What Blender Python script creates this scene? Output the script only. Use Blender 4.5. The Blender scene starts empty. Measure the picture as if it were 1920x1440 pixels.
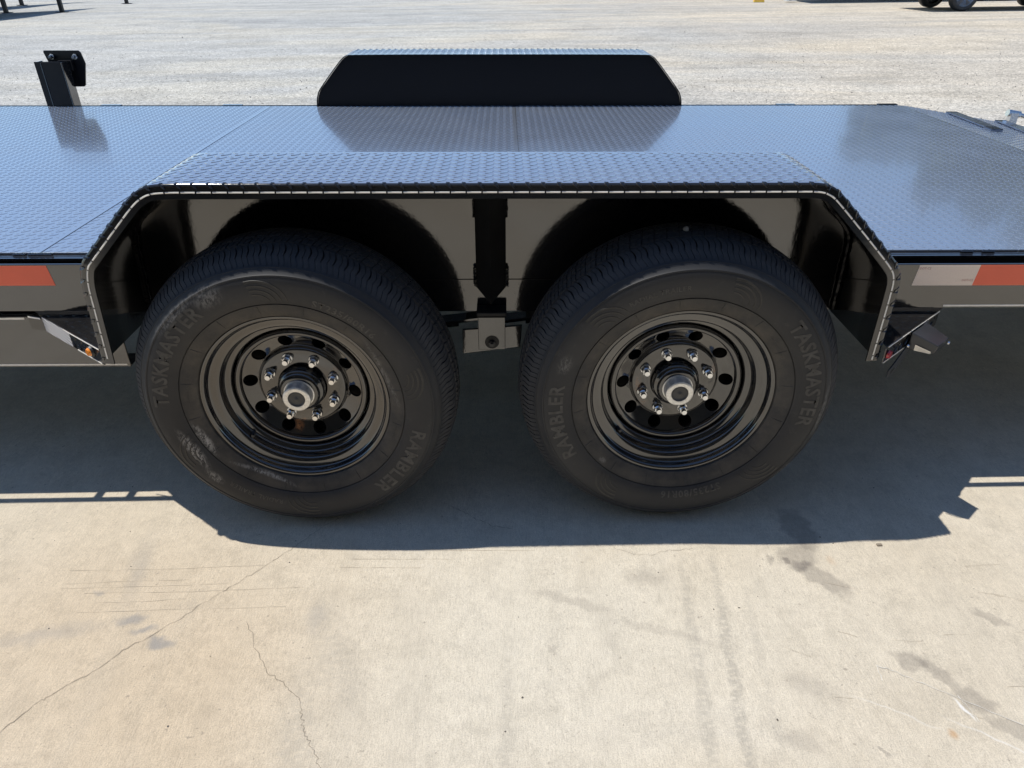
import bpy, bmesh, math, random
import numpy as np
from mathutils import Vector, Matrix
random.seed(7); RNG = np.random.default_rng(7)
C = bpy.context.scene.collection
SC = bpy.context.scene
PI = math.pi
SLOPE = 0.012                       # the yard falls gently from right to left

# ------------------------------------------------------------------ camera, light
cam_d = bpy.data.cameras.new("camera"); cam = bpy.data.objects.new("camera", cam_d); C.objects.link(cam)
cam_d.sensor_width = 36.0; cam_d.lens = 1332.0 / 1920 * 36.0; cam_d.clip_start = 0.05; cam_d.clip_end = 2000
th, yaw, roll = 0.5393, 0.011, 0.0007
cam.location = (0, 0, 1.2803)
R = Matrix.Rotation(-yaw, 4, 'Z') @ Matrix.Rotation(PI / 2 - th, 4, 'X') @ Matrix.Rotation(roll, 4, 'Z')
cam.rotation_euler = R.to_euler()
SC.camera = cam

SUN = Vector((-0.42, 0.11, 1.0)).normalized()
world = bpy.data.worlds.new("World"); SC.world = world; world.use_nodes = True
wn = world.node_tree.nodes; wn.clear()
sky = wn.new("ShaderNodeTexSky"); sky.sky_type = 'NISHITA'; sky.sun_disc = False
sky.sun_elevation = math.asin(SUN.z); sky.sun_rotation = math.atan2(SUN.x, SUN.y)
sky.altitude = 900; sky.air_density = 1.0; sky.dust_density = 0.0; sky.ozone_density = 3.0
bg = wn.new("ShaderNodeBackground"); bg.inputs[1].default_value = 0.145
wo = wn.new("ShaderNodeOutputWorld")
world.node_tree.links.new(sky.outputs[0], bg.inputs[0]); world.node_tree.links.new(bg.outputs[0], wo.inputs[0])
sl = bpy.data.lights.new("sun", 'SUN'); sl.energy = 4.25; sl.angle = math.radians(0.53); sl.color = (1.0, 0.95, 0.865)
so = bpy.data.objects.new("sun", sl); C.objects.link(so); so.location = (0, 0, 12)
so.rotation_euler = SUN.to_track_quat('Z', 'Y').to_euler()
SC.view_settings.view_transform = 'Standard'; SC.view_settings.look = 'None'
SC.view_settings.exposure = 0.0; SC.view_settings.gamma = 1.0; SC.view_settings.use_curve_mapping = False
SC.render.film_transparent = False

# ------------------------------------------------------------------ node helpers
class NT:
    def __init__(s, name):
        s.m = bpy.data.materials.new(name); s.m.use_nodes = True
        s.t = s.m.node_tree; s.t.nodes.clear()
        s.out = s.t.nodes.new("ShaderNodeOutputMaterial")
        s.b = s.t.nodes.new("ShaderNodeBsdfPrincipled")
        s.t.links.new(s.b.outputs[0], s.out.inputs[0])
        s._co = None
    def n(s, k, **kw):
        x = s.t.nodes.new(k)
        for a, v in kw.items(): setattr(x, a, v)
        return x
    def l(s, a, b): s.t.links.new(a, b)
    def co(s):
        if s._co is None: s._co = s.n("ShaderNodeTexCoord").outputs["Object"]
        return s._co
    def noise(s, scale, detail=4, rough=.55, stretch=None, rot=0.0, dist=0.0, co=None):
        co = co or s.co()
        if stretch or rot:
            mp = s.n("ShaderNodeMapping"); s.l(co, mp.inputs[0])
            mp.inputs["Scale"].default_value = stretch or (1, 1, 1); mp.inputs["Rotation"].default_value = (0, 0, rot)
            co = mp.outputs[0]
        x = s.n("ShaderNodeTexNoise"); s.l(co, x.inputs["Vector"])
        x.inputs["Scale"].default_value = scale; x.inputs["Detail"].default_value = detail
        x.inputs["Roughness"].default_value = rough; x.inputs["Distortion"].default_value = dist
        return x.outputs[0]
    def ramp(s, f, stops):
        r = s.n("ShaderNodeValToRGB"); s.l(f, r.inputs[0]); e = r.color_ramp.elements
        while len(e) > 1: e.remove(e[-1])
        for i, (p, c) in enumerate(stops):
            if not isinstance(c, (tuple, list)): c = (c, c, c)
            el = e[0] if i == 0 else e.new(p)
            el.position = p; el.color = (*c[:3], 1)
        return r.outputs[0]
    def math(s, op, a, b=None, c=None, clamp=False):
        x = s.n("ShaderNodeMath", operation=op, use_clamp=clamp)
        for i, v in enumerate((a, b, c)):
            if v is None: continue
            if isinstance(v, (int, float)): x.inputs[i].default_value = v
            else: s.l(v, x.inputs[i])
        return x.outputs[0]
    def mix(s, f, a, b, bt='MIX'):
        x = s.n("ShaderNodeMix", data_type='RGBA', blend_type=bt)
        for i, v in ((0, f), (6, a), (7, b)):
            if isinstance(v, (int, float)): x.inputs[i].default_value = v
            elif isinstance(v, (tuple, list)): x.inputs[i].default_value = (*v[:3], 1)
            else: s.l(v, x.inputs[i])
        return x.outputs[2]
    def bump(s, h, strength, dist=.01):
        x = s.n("ShaderNodeBump"); x.inputs["Strength"].default_value = strength; x.inputs["Distance"].default_value = dist
        s.l(h, x.inputs["Height"]); s.l(x.outputs[0], s.b.inputs["Normal"]); return x
    def set(s, **kw):
        for k, v in kw.items():
            k = {'col': "Base Color", 'rough': "Roughness", 'metal': "Metallic", 'ior': "IOR", 'spec': "Specular IOR Level",
                 'coat': "Coat Weight", 'coatr': "Coat Roughness", 'coati': "Coat IOR", 'trans': "Transmission Weight"}[k]
            i = s.b.inputs[k]
            if isinstance(v, (int, float)): i.default_value = v
            elif isinstance(v, tuple): i.default_value = (*v, 1)
            else: s.l(v, i)
        return s

def simple(name, col, rough=.5, metal=0.0, var=.15, nscale=30, bump=0.0, **kw):
    t = NT(name)
    nz = t.noise(nscale, 5)
    c1 = tuple(max(0, c * (1 - var)) for c in col); c2 = tuple(min(1, c * (1 + var)) for c in col)
    t.set(col=t.ramp(nz, [(.3, c1), (.7, c2)]), rough=rough, metal=metal, **kw)
    if bump: t.bump(t.noise(nscale * 3, 3), bump, .002)
    return t.m

M = {}
# black powder coat: gloss, faint orange peel, a little dust
def paint(name, base, rough, spec, dust=.0, dustc=(.30, .27, .23), peel=.04, metal=0.0, coat=0.0):
    t = NT(name)
    d = t.noise(3.5, 6, .65, dist=.4)
    dn = t.ramp(d, [(.42, 0.0), (.75, 1.0)])
    sp = t.ramp(t.noise(260, 2), [(.66, 0), (.74, 1)])
    f = t.math('MULTIPLY', dn, dust)
    f = t.math('ADD', f, t.math('MULTIPLY', sp, dust * .5), clamp=True)
    t.set(col=t.mix(f, base, dustc), rough=t.math('ADD', t.math('MULTIPLY', dn, .10 if dust else .02), rough), spec=spec, metal=metal)
    if coat: t.set(coat=coat, coatr=.05, coati=1.5)
    t.bump(t.noise(90, 3), peel, .002)
    return t.m
M['paint'] = paint('black_gloss_paint', (.011, .011, .012), .05, .95, dust=.03, peel=.12, coat=.9)
M['fender'] = paint('black_fender_paint', (.012, .012, .013), .09, .95, dust=.03, peel=.06)
M['deck'] = paint('sky_tinted_deck_paint', (.405, .460, .550), .16, .9, dust=.08, dustc=(.46,.43,.38), peel=.04, metal=.62, coat=.6)  # black paint with the sky's blue sheen put into its base colour
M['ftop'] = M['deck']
M['keeper'] = paint('sky_tinted_keeper_paint', (.24, .28, .36), .16, .9, dust=.05, metal=.6, coat=.5)  # blue of the reflected sky painted into the black bars
M['inner'] = paint('black_inner_paint', (.006, .006, .008), .30, .35, peel=.03)
M['rimpaint'] = paint('black_rim_paint', (.010, .010, .011), .045, 1.0, dust=.03, dustc=(.25, .17, .11), peel=.03, coat=.7)
M['matt'] = simple('matt_black_steel', (.012, .012, .013), .55, var=.3)
M['plastic'] = simple('black_plastic', (.03, .032, .036), .32)
M['chrome'] = simple('zinc_plated_steel', (.72, .73, .74), .22, 1.0, var=.10, nscale=120)
M['galv'] = simple('dull_galvanised_cap', (.78, .77, .74), .36, .65, var=.16, nscale=160)
M['rubberplug'] = simple('grey_rubber_plug', (.06, .06, .06), .5)
M['stripe'] = simple('cream_edge_stripe', (.90, .87, .81), .45, var=.08, nscale=60)
M['amber'] = NT('amber_lens').set(col=(.95, .30, .02), rough=.12, coat=1.0).m
M['red'] = NT('red_lens').set(col=(.55, .02, .03), rough=.15, coat=1.0).m
M['redtape'] = simple('red_reflective_tape', (.95, .165, .085), .35, var=.04, nscale=14)
M['clear'] = simple('cream_lens', (.62, .58, .50), .2)
M['yellow'] = simple('yellow_paint', (.75, .50, .08), .6)
M['crack'] = simple('crack_dark', (.27, .23, .18), .9)
M['scratch'] = simple('faint_scratch', (.55, .485, .385), .9)
M['chalk'] = simple('chalk_white', (.69, .67, .62), .9)
def tape_white():
    t = NT('white_reflective_tape')
    v = t.n("ShaderNodeTexVoronoi"); v.inputs["Scale"].default_value = 330; t.l(t.co(), v.inputs["Vector"])
    c = t.ramp(v.outputs["Distance"], [(.0, (.50, .41, .35)), (.22, (.92, .77, .66))])
    t.set(col=c, rough=.35); return t.m
M['whitetape'] = tape_white()
def tape_silver():
    t = NT('silver_hatched_tape')
    w = t.n("ShaderNodeTexWave"); w.inputs["Scale"].default_value = 62; w.bands_direction = 'DIAGONAL'; t.l(t.co(), w.inputs["Vector"])
    t.set(col=t.ramp(w.outputs["Fac"], [(.2, (.34, .34, .36)), (.45, (.72, .72, .74))]), rough=.3); return t.m
M['silvertape'] = tape_silver()

def blobs(t, lst, warp=.06, wscale=9):
    """soft irregular patches: (x, y, rx, ry, rot, strength) in ground metres -> summed mask"""
    nz = t.n("ShaderNodeTexNoise"); nz.inputs["Scale"].default_value = wscale; nz.inputs["Detail"].default_value = 5
    t.l(t.co(), nz.inputs["Vector"])
    sub = t.n("ShaderNodeVectorMath", operation='SUBTRACT'); t.l(nz.outputs["Color"], sub.inputs[0]); sub.inputs[1].default_value = (.5, .5, .5)
    sc = t.n("ShaderNodeVectorMath", operation='SCALE'); t.l(sub.outputs[0], sc.inputs[0]); sc.inputs["Scale"].default_value = warp
    ad = t.n("ShaderNodeVectorMath", operation='ADD'); t.l(t.co(), ad.inputs[0]); t.l(sc.outputs[0], ad.inputs[1])
    tot = None
    for (x, y, rx, ry, rot, st, soft) in lst:
        mp = t.n("ShaderNodeMapping"); mp.vector_type = 'TEXTURE'; t.l(ad.outputs[0], mp.inputs[0])
        mp.inputs["Location"].default_value = (x, y, 0); mp.inputs["Rotation"].default_value = (0, 0, rot); mp.inputs["Scale"].default_value = (rx, ry, 100)
        ln = t.n("ShaderNodeVectorMath", operation='LENGTH'); t.l(mp.outputs[0], ln.inputs[0])
        mr = t.n("ShaderNodeMapRange"); mr.interpolation_type = 'SMOOTHSTEP'; t.l(ln.outputs["Value"], mr.inputs[0])
        mr.inputs[1].default_value = 1 - soft; mr.inputs[2].default_value = 1 + soft * .3; mr.inputs[3].default_value = st; mr.inputs[4].default_value = 0
        tot = mr.outputs[0] if tot is None else t.math('ADD', tot, mr.outputs[0])
    return t.math('MINIMUM', tot, 1.0)

def concrete():
    t = NT('broomed_concrete')
    big = t.noise(1.1, 6, .6, dist=.6)
    base = t.ramp(big, [(.30, (.600, .532, .422)), (.48, (.645, .580, .472)), (.62, (.680, .625, .528)), (.78, (.625, .568, .472))])
    warm = blobs(t, [(-.95, 1.0, .75, .6, .2, .9, .9), (-.5, .85, .35, .4, 0, .5, .9)], .2, 3)
    base = t.mix(warm, base, (.600, .498, .368))
    pale = blobs(t, [(-.02, .95, .55, .45, 0, .55, .9), (.55, 1.1, .6, .25, 0, .3, .9)], .2, 3)
    base = t.mix(pale, base, (.67, .625, .53))
    # mottling and broom strokes
    mot = t.noise(14, 8, .68, dist=.3)
    base = t.mix(.40, base, t.ramp(mot, [(.32, .74), (.50, 1.0), (.68, 1.13)]), 'MULTIPLY')
    base = t.mix(.45, base, t.ramp(t.noise(46, 6, .75), [(.32, .84), (.5, 1.0), (.68, 1.10)]), 'MULTIPLY')
    brm = t.noise(300, 5, .7, stretch=(1.0, .16, 1), rot=.12, dist=.25)
    base = t.mix(.42, base, t.ramp(brm, [(.30, .74), (.5, 1.03), (.70, 1.25)]), 'MULTIPLY')
    brx = t.noise(120, 3, .6, stretch=(.06, 1.0, 1), rot=-.03)
    base = t.mix(t.ramp(t.noise(2.2, 3), [(.45, 0), (.65, .14)]), base, t.ramp(brx, [(.33, .70), (.5, 1.0), (.70, 1.10)]), 'MULTIPLY')
    grn = t.noise(420, 3, .7)
    base = t.mix(.75, base, t.ramp(grn, [(.25, .62), (.5, 1.0), (.75, 1.26)]), 'MULTIPLY')
    fsp = t.noise(620, 2, .5)
    base = t.mix(t.ramp(fsp, [(.66, 0), (.74, .45)]), base, (.30, .27, .23))
    pit = t.noise(85, 2, .5)
    base = t.mix(t.ramp(pit, [(.70, 0), (.76, .55)]), base, (.27, .23, .19))
    # long streaks where water and tyres ran
    stk = t.noise(5.0, 5, .6, stretch=(1.0, .14, 1), rot=-.05)
    base = t.mix(t.ramp(stk, [(.55, 0), (.75, .30)]), base, (.40, .365, .31))
    # tyre print band right of centre
    tb = blobs(t, [(.40, .95, .016, .42, -.10, .40, .6), (.47, .95, .016, .42, -.12, .50, .6), (.54, 1.0, .012, .32, -.12, .22, .7), (.0, .82, .022, .25, 0, .35, .9), (-.40, .80, .05, .25, .1, .35, .9), (-.36, 1.0, .05, .22, .4, .3, .9)], .03, 20)
    chk = t.noise(60, 2, .5, stretch=(1.0, 2.2, 1), rot=.6)
    tb = t.math('MULTIPLY', tb, t.ramp(chk, [(.35, .25), (.6, 1.0)]))
    base = t.mix(tb, base, (.36, .335, .29))
    # damp or oily patches with edges of their own
    oil = blobs(t, [(.760, 1.385, .045, .085, .10, .50, .35), (.725, 1.285, .060, .045, .5, .48, .35), (.755, 1.215, .036, .075, .75, .48, .35),
                    (.648, 1.273, .012, .018, .3, .4, .3), (.688, 1.270, .013, .012, 0, .4, .3),
                    (.850, .980, .036, .026, -.5, .50, .4), (.895, .945, .020, .048, .55, .45, .45), (.935, .880, .042, .030, -.6, .45, .4), (.985, .815, .06, .018, -.45, .35, .3),
                    (1.085, 1.085, .042, .018, -.6, .36, .4), (.10, 1.02, .014, .016, 0, .30, .5), (.155, 1.155, .14, .018, -.35, .28, .8), (.36, 1.06, .16, .016, -.35, .22, .8),
                    (.34, 1.22, .06, .035, 0, .30, .8), (.62, .92, .07, .035, -.4, .25, .8), (.56, .80, .05, .03, -.4, .28, .7),
                    (.70, .78, .018, .006, -.9, .45, .3)], .050, 34)
    oil = t.math('MULTIPLY', oil, t.ramp(t.noise(48, 7, .75), [(.30, .80), (.60, 1.15)]), clamp=True)
    base = t.mix(oil, base, (.255, .228, .198))
    sm = blobs(t, [(-.962, 1.205, .020, .010, .2, .5, .8), (-.850, 1.123, .042, .014, .1, .7, .8), (-.811, 1.090, .036, .012, .1, .7, .8), (-.761, 1.055, .040, .015, -.2, .8, .8),
                   (-1.03, 1.08, .16, .03, .2, .35, .9), (-.905, 1.28, .03, .12, .2, .25, .9), (-.43, 1.12, .03, .05, 0, .35, .9)], .05, 25)
    base = t.mix(sm, base, (.315, .300, .285))
    rust = blobs(t, [(.852, .812, .010, .012, 0, .6, .9), (.80, 1.27, .012, .02, 0, .2, .9)], .01, 30)
    base = t.mix(rust, base, (.50, .27, .10))
    ch = blobs(t, [(.90, .865, .004, .030, .35, .9, .7), (.765, .86, .10, .0025, -.45, .35, .9), (.93, .80, .10, .003, -.6, .5, .9)], .03, 14)
    base = t.mix(ch, base, (.80, .79, .76))
    t.set(col=base, rough=.86, spec=.25)
    h = t.math('ADD', t.math('MULTIPLY', brm, .6), t.math('MULTIPLY', grn, .8))
    h = t.math('ADD', h, t.math('MULTIPLY', t.noise(28, 4), 1.1))
    t.bump(h, .60, .004)
    return t.m
M['concrete'] = concrete()

def gravel():
    t = NT('packed_gravel')
    big = t.noise(.22, 6, .6, stretch=(.55, 1.6, 1), rot=.12, dist=.8)
    base = t.ramp(big, [(.36, (.450, .442, .420)), (.50, (.510, .492, .452)), (.60, (.565, .528, .455)), (.72, (.480, .464, .43))])
    trk = t.noise(1.3, 5, .6, stretch=(.10, 1.4, 1), rot=.16, dist=.4)
    base = t.mix(.55, base, t.ramp(trk, [(.34, .74), (.50, 1.0), (.66, 1.12)]), 'MULTIPLY')
    base = t.mix(.8, base, t.ramp(t.noise(.9, 7, .7, dist=.8), [(.32, .80), (.5, 1.0), (.68, 1.12)]), 'MULTIPLY')
    base = t.mix(.7, base, t.ramp(t.noise(34, 3, .8), [(.30, .62), (.5, 1.0), (.70, 1.22)]), 'MULTIPLY')
    for s_, a, w in ((30, .36, .5), (75, .62, .5)):
        v = t.n("ShaderNodeTexVoronoi"); v.inputs["Scale"].default_value = s_; t.l(t.co(), v.inputs["Vector"])
        sep = t.n("ShaderNodeSeparateColor"); t.l(v.outputs["Color"], sep.inputs[0])
        base = t.mix(a, base, t.ramp(sep.outputs[0], [(.0, .42), (.35, .90), (.75, 1.06), (1.0, 1.5)]), 'MULTIPLY')
    sx = t.n('ShaderNodeSeparateXYZ'); t.l(t.co(), sx.inputs[0])
    wr = t.ramp(t.math('ADD', t.math('MULTIPLY', sx.outputs[0], .07), t.math('MULTIPLY', t.noise(.5, 4), .9)), [(.30, (.97, 1.0, 1.02)), (.85, (1.10, 1.04, .95))])
    base = t.mix(1.0, base, wr, 'MULTIPLY')
    t.set(col=base, rough=.92, spec=.2)
    v = t.n("ShaderNodeTexVoronoi"); v.inputs["Scale"].default_value = 40; t.l(t.co(), v.inputs["Vector"])
    t.bump(t.math('ADD', t.math('MULTIPLY', v.outputs["Distance"], -1.0), t.noise(9, 4)), .75, .012)
    return t.m
M['gravel'] = gravel()

def disc_paint(name, spots):
    m = paint(name, (.010, .010, .011), .045, 1.0, dust=.03, dustc=(.25, .17, .11), peel=.03, coat=.7)
    nt = m.node_tree; b = next(n for n in nt.nodes if n.type == 'BSDF_PRINCIPLED'); src = b.inputs['Base Color'].links[0].from_socket
    t = NT.__new__(NT); t.m = m; t.t = nt; t._co = None; t.b = b
    nz = t.ramp(t.noise(90, 6, .7), [(.38, 0), (.55, 1)])
    for (x, z, rx, rz, st) in spots:
        mp = t.n("ShaderNodeMapping"); mp.vector_type = 'TEXTURE'; t.l(t.co(), mp.inputs[0])
        mp.inputs["Location"].default_value = (x, 0, z); mp.inputs["Scale"].default_value = (rx, 100, rz)
        ln = t.n("ShaderNodeVectorMath", operation='LENGTH'); t.l(mp.outputs[0], ln.inputs[0])
        f = t.math('MULTIPLY', t.ramp(ln.outputs["Value"], [(.2, st), (1.0, 0)]), nz)
        src = t.mix(f, src, (.30, .13, .055))
    nt.links.new(src, b.inputs['Base Color']); return m
M['discL'] = disc_paint('left_disc_paint', [(-.028, -.117, .016, .022, .9), (.085, .045, .010, .010, .4), (-.010, -.098, .012, .006, .4)])
M['discR'] = disc_paint('right_disc_paint', [(.040, -.122, .018, .014, .8), (.092, .030, .008, .020, .6), (-.090, -.010, .010, .035, .45), (-.07, -.06, .014, .014, .3)])
def rubber(scuffs):
    t = NT('tyre_rubber')
    n1 = t.noise(7, 6, .6, dist=.5)
    base = t.ramp(n1, [(.3, (.0200, .0215, .0250)), (.6, (.0280, .0295, .0330)), (.8, (.040, .041, .043))])
    # brown dust that gathers next to the rim
    xyz = t.n("ShaderNodeSeparateXYZ"); t.l(t.co(), xyz.inputs[0])
    cmb = t.n("ShaderNodeCombineXYZ"); t.l(xyz.outputs[0], cmb.inputs[0]); t.l(xyz.outputs[2], cmb.inputs[1])
    ln = t.n("ShaderNodeVectorMath", operation='LENGTH'); t.l(cmb.outputs[0], ln.inputs[0]); r = ln.outputs["Value"]
    bead = t.ramp(t.math('MULTIPLY', t.math('SUBTRACT', r, .215), 8.0), [(0, .75), (.30, .45), (.42, .10), (1, .0)])
    base = t.mix(t.math('MULTIPLY', bead, t.ramp(t.noise(16, 5, .7), [(.35, .1), (.7, 1)])), base, (.13, .112, .09))
    streak = t.noise(26, 5, .75, dist=1.2)
    base = t.mix(t.ramp(streak, [(.60, 0), (.82, .42)]), base, (.12, .11, .10))
    tr_ = t.ramp(t.math('MULTIPLY', t.math('SUBTRACT', r, .345), 40.0), [(0, 0), (.6, 1)])
    base = t.mix(tr_, base, t.ramp(t.noise(30, 5, .7), [(.3, (.036, .037, .041)), (.7, (.060, .060, .062))]))
    # chalky scuffs
    tot = None
    for (a, rr, da, dr, st) in scuffs:
        x0, z0 = rr * math.cos(a), rr * math.sin(a)
        mp = t.n("ShaderNodeMapping"); mp.vector_type = 'TEXTURE'
        cc = t.n("ShaderNodeCombineXYZ"); t.l(xyz.outputs[0], cc.inputs[0]); t.l(xyz.outputs[2], cc.inputs[1])
        t.l(cc.outputs[0], mp.inputs[0]); mp.inputs["Location"].default_value = (x0, z0, 0); mp.inputs["Rotation"].default_value = (0, 0, a + PI / 2)
        mp.inputs["Scale"].default_value = (da, dr, 1)
        l2 = t.n("ShaderNodeVectorMath", operation='LENGTH'); t.l(mp.outputs[0], l2.inputs[0])
        mr = t.n("ShaderNodeMapRange"); mr.interpolation_type = 'SMOOTHSTEP'; t.l(l2.outputs["Value"], mr.inputs[0])
        mr.inputs[1].default_value = .2; mr.inputs[2].default_value = 1.1; mr.inputs[3].default_value = st; mr.inputs[4].default_value = 0
        tot = mr.outputs[0] if tot is None else t.math('ADD', tot, mr.outputs[0])
    if tot is not None:
        nz = t.ramp(t.noise(95, 8, .85, dist=.6, stretch=(1.6, 1, .7)), [(.46, 0), (.53, .75), (.66, 1)])
        base = t.mix(t.math('MULTIPLY', tot, nz, clamp=True), base, (.36, .35, .335))
    t.set(col=base, rough=.58, spec=.4)
    t.bump(t.noise(180, 3), .12, .001)
    return t.m
M['rubberL'] = rubber([(math.radians(205), .285, .07, .016, 1.2), (math.radians(203), .250, .060, .012, 1.2), (math.radians(222), .30, .03, .014, .8),
                       (math.radians(133), .325, .09, .014, .45), (math.radians(116), .315, .045, .030, .5), (math.radians(243), .232, .10, .007, .9), (math.radians(20), .232, .11, .010, .4)])
M['rubberR'] = rubber([(math.radians(-5), .335, .10, .010, .35), (math.radians(160), .30, .03, .02, .35), (math.radians(-38), .345, .05, .006, .6), (math.radians(225), .25, .012, .008, .6)])
M['swoosh'] = simple('ribbed_rubber', (.034, .033, .031), .5, var=.3, nscale=60)
M['letter'] = simple('raised_rubber_letter', (.066, .064, .061), .62, var=.35, nscale=60)

# ------------------------------------------------------------------ mesh helpers
def link(name, me, mat, parent=None, loc=(0, 0, 0), smooth=False):
    o = bpy.data.objects.new(name, me); C.objects.link(o)
    if mat and not me.materials: me.materials.append(mat)
    if smooth: me.polygons.foreach_set("use_smooth", [True] * len(me.polygons))
    if parent is not None: o.parent = parent
    o.location = loc
    return o
def mesh(name, v, f):
    me = bpy.data.meshes.new(name); me.from_pydata([tuple(p) for p in v], [], f); me.update(); return me
def mk(name, v, f, mat, parent=None, loc=(0, 0, 0), smooth=False, fix=True):
    me = mesh(name, v, f)
    if fix:
        bm = bmesh.new(); bm.from_mesh(me); bmesh.ops.recalc_face_normals(bm, faces=bm.faces); bm.to_mesh(me); bm.free()
    return link(name, me, mat, parent, loc, smooth)
class MB:
    def __init__(s): s.v = []; s.f = []
    def add(s, v, f):
        o = len(s.v); s.v += [tuple(p) for p in v]; s.f += [tuple(i + o for i in q) for q in f]; return s
    def box(s, x0, x1, y0, y1, z0, z1):
        return s.add([(x, y, z) for x in (x0, x1) for y in (y0, y1) for z in (z0, z1)],
                     [(0, 1, 3, 2), (4, 6, 7, 5), (0, 4, 5, 1), (2, 3, 7, 6), (0, 2, 6, 4), (1, 5, 7, 3)])
    def prism(s, pts, vec):
        """polygon pts (3D) extruded along vec"""
        n = len(pts); a = [Vector(p) for p in pts]; b = [p + Vector(vec) for p in a]
        return s.add(a + b, [tuple(range(n)), tuple(range(2 * n - 1, n - 1, -1))] + [(i, (i + 1) % n, n + (i + 1) % n, n + i) for i in range(n)])
    def cyl(s, p0, p1, r0, r1=None, n=16):
        r1 = r0 if r1 is None else r1
        p0, p1 = Vector(p0), Vector(p1); d = (p1 - p0).normalized()
        u = d.orthogonal().normalized(); w = d.cross(u)
        ring = lambda p, r: [p + (u * math.cos(2 * PI * i / n) + w * math.sin(2 * PI * i / n)) * r for i in range(n)]
        return s.add(ring(p0, r0) + ring(p1, r1), [tuple(range(n)), tuple(range(2 * n - 1, n - 1, -1))] + [(i, (i + 1) % n, n + (i + 1) % n, n + i) for i in range(n)])
    def build(s, name, mat, parent=None, loc=(0, 0, 0), bev=0.0, smooth=False, seg=2):
        me = mesh(name, s.v, s.f)
        bm = bmesh.new(); bm.from_mesh(me); bmesh.ops.recalc_face_normals(bm, faces=bm.faces)
        if bev:
            ed = [e for e in bm.edges if len(e.link_faces) == 2 and e.calc_face_angle(0) > .6]
            bmesh.ops.bevel(bm, geom=ed, offset=bev, segments=seg, affect='EDGES', profile=.5, clamp_overlap=True)
        bm.to_mesh(me); bm.free()
        return link(name, me, mat, parent, loc, smooth)
def box(name, x0, x1, y0, y1, z0, z1, mat, parent=None, bev=.0015, loc=(0, 0, 0)):
    return MB().box(x0, x1, y0, y1, z0, z1).build(name, mat, parent, loc, bev)
def lathe(prof, n=96, a0=0):
    """revolve (r, y) about the y axis"""
    v = []; f = []
    m = len(prof)
    for i in range(n):
        a = a0 + 2 * PI * i / n
        for r, y in prof: v.append((r * math.cos(a), y, r * math.sin(a)))
    for i in range(n):
        for j in range(m - 1):
            a, b = i * m + j, ((i + 1) % n) * m + j
            f.append((a, a + 1, b + 1, b))
    return v, f
def empty(name, loc, parent=None):
    o = bpy.data.objects.new(name, None); o.location = loc; o.empty_display_size = .2; C.objects.link(o)
    if parent is not None: o.parent = parent
    return o
def tag(o, label=None, cat=None, group=None, kind=None):
    if label: o['label'] = label
    if cat: o['category'] = cat
    if group: o['group'] = group
    if kind: o['kind'] = kind
    return o
def gz(x): return SLOPE * x

# ------------------------------------------------------------------ ground
def sheet(name, x0, x1, y0, y1, dz, mat, nx=1, ny=1):
    xs = np.linspace(x0, x1, nx + 1); ys = np.linspace(y0, y1, ny + 1)
    v = [(x, y, gz(x) + dz) for x in xs for y in ys]
    f = [(i * (ny + 1) + j, (i + 1) * (ny + 1) + j, (i + 1) * (ny + 1) + j + 1, i * (ny + 1) + j + 1) for i in range(nx) for j in range(ny)]
    return mk(name, v, f, mat)
tag(sheet('ground', -600, 600, -600, 900, -.006, M['gravel']), kind='structure')
slab = tag(sheet('pavement', -14, 14, -9, 3.15, 0, M['concrete']), kind='structure')

def ribbon(pts, w, dz, jit=.004, sub=6, seed=1):
    rr = random.Random(seed); P = []
    for (a, b) in zip(pts[:-1], pts[1:]):
        for k in range(sub):
            t = k / sub; P.append((a[0] + (b[0] - a[0]) * t + rr.uniform(-jit, jit), a[1] + (b[1] - a[1]) * t + rr.uniform(-jit, jit)))
    P.append(pts[-1]); v = []; f = []
    for i, p in enumerate(P):
        q = P[min(i + 1, len(P) - 1)]; o = P[max(i - 1, 0)]
        d = Vector((q[0] - o[0], q[1] - o[1])).normalized(); n = Vector((-d.y, d.x)) * w * rr.uniform(.25, 1.0)
        v += [(p[0] + n.x, p[1] + n.y, gz(p[0]) + dz), (p[0] - n.x, p[1] - n.y, gz(p[0]) + dz)]
    for i in range(len(P) - 1): f.append((2 * i, 2 * i + 1, 2 * i + 3, 2 * i + 2))
    return v, f
c1 = [(-1.25, .60), (-0.987, 0.85), (-0.956, 0.903), (-0.929, 0.933), (-0.876, 0.98), (-0.826, 1.043), (-0.749, 1.114), (-0.689, 1.183), (-0.642, 1.232), (-0.592, 1.284), (-0.547, 1.338), (-0.521, 1.372), (-0.478, 1.426), (-0.442, 1.456), (-.35, 1.60)]
c2 = [(-0.585, 1.11), (-0.543, 1.03), (-0.504, 0.976), (-0.449, 0.936), (-0.419, 0.911), (-0.405, 0.87), (-0.397, 0.847), (-0.386, 0.83), (-0.363, 0.798), (-0.348, 0.767), (-.32, .70)]
c3 = [(-0.158, 1.493), (-0.113, 1.47), (-0.076, 1.437), (-0.04, 1.415), (0.016, 1.4)]
c4 = [(.27, 1.325), (.32, 1.30), (.36, 1.297), (.41, 1.312), (.47, 1.318)]
for k, (c, w) in enumerate(((c1, .00075), (c2, .00060), (c3, .0008), (c4, .0004))):
    v, f = ribbon(c, w, .0012, .0035, 7, k + 3); mk('crack', v, f, M['crack'], slab, fix=False)
rr = random.Random(5); sv = []; sf = []; smb = MB()
for k in range(6):
    y = 1.14 + .026 * k + rr.uniform(-.012, .012); x = rr.uniform(-1.1, -.95); L = rr.uniform(.2, .55)
    v, f = ribbon([(x, y), (x + L * .5, y + rr.uniform(-.002, .006)), (x + L, y + .008)], .0005, .001, .0012, 6, 40 + k); smb.add(v, f)
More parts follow.
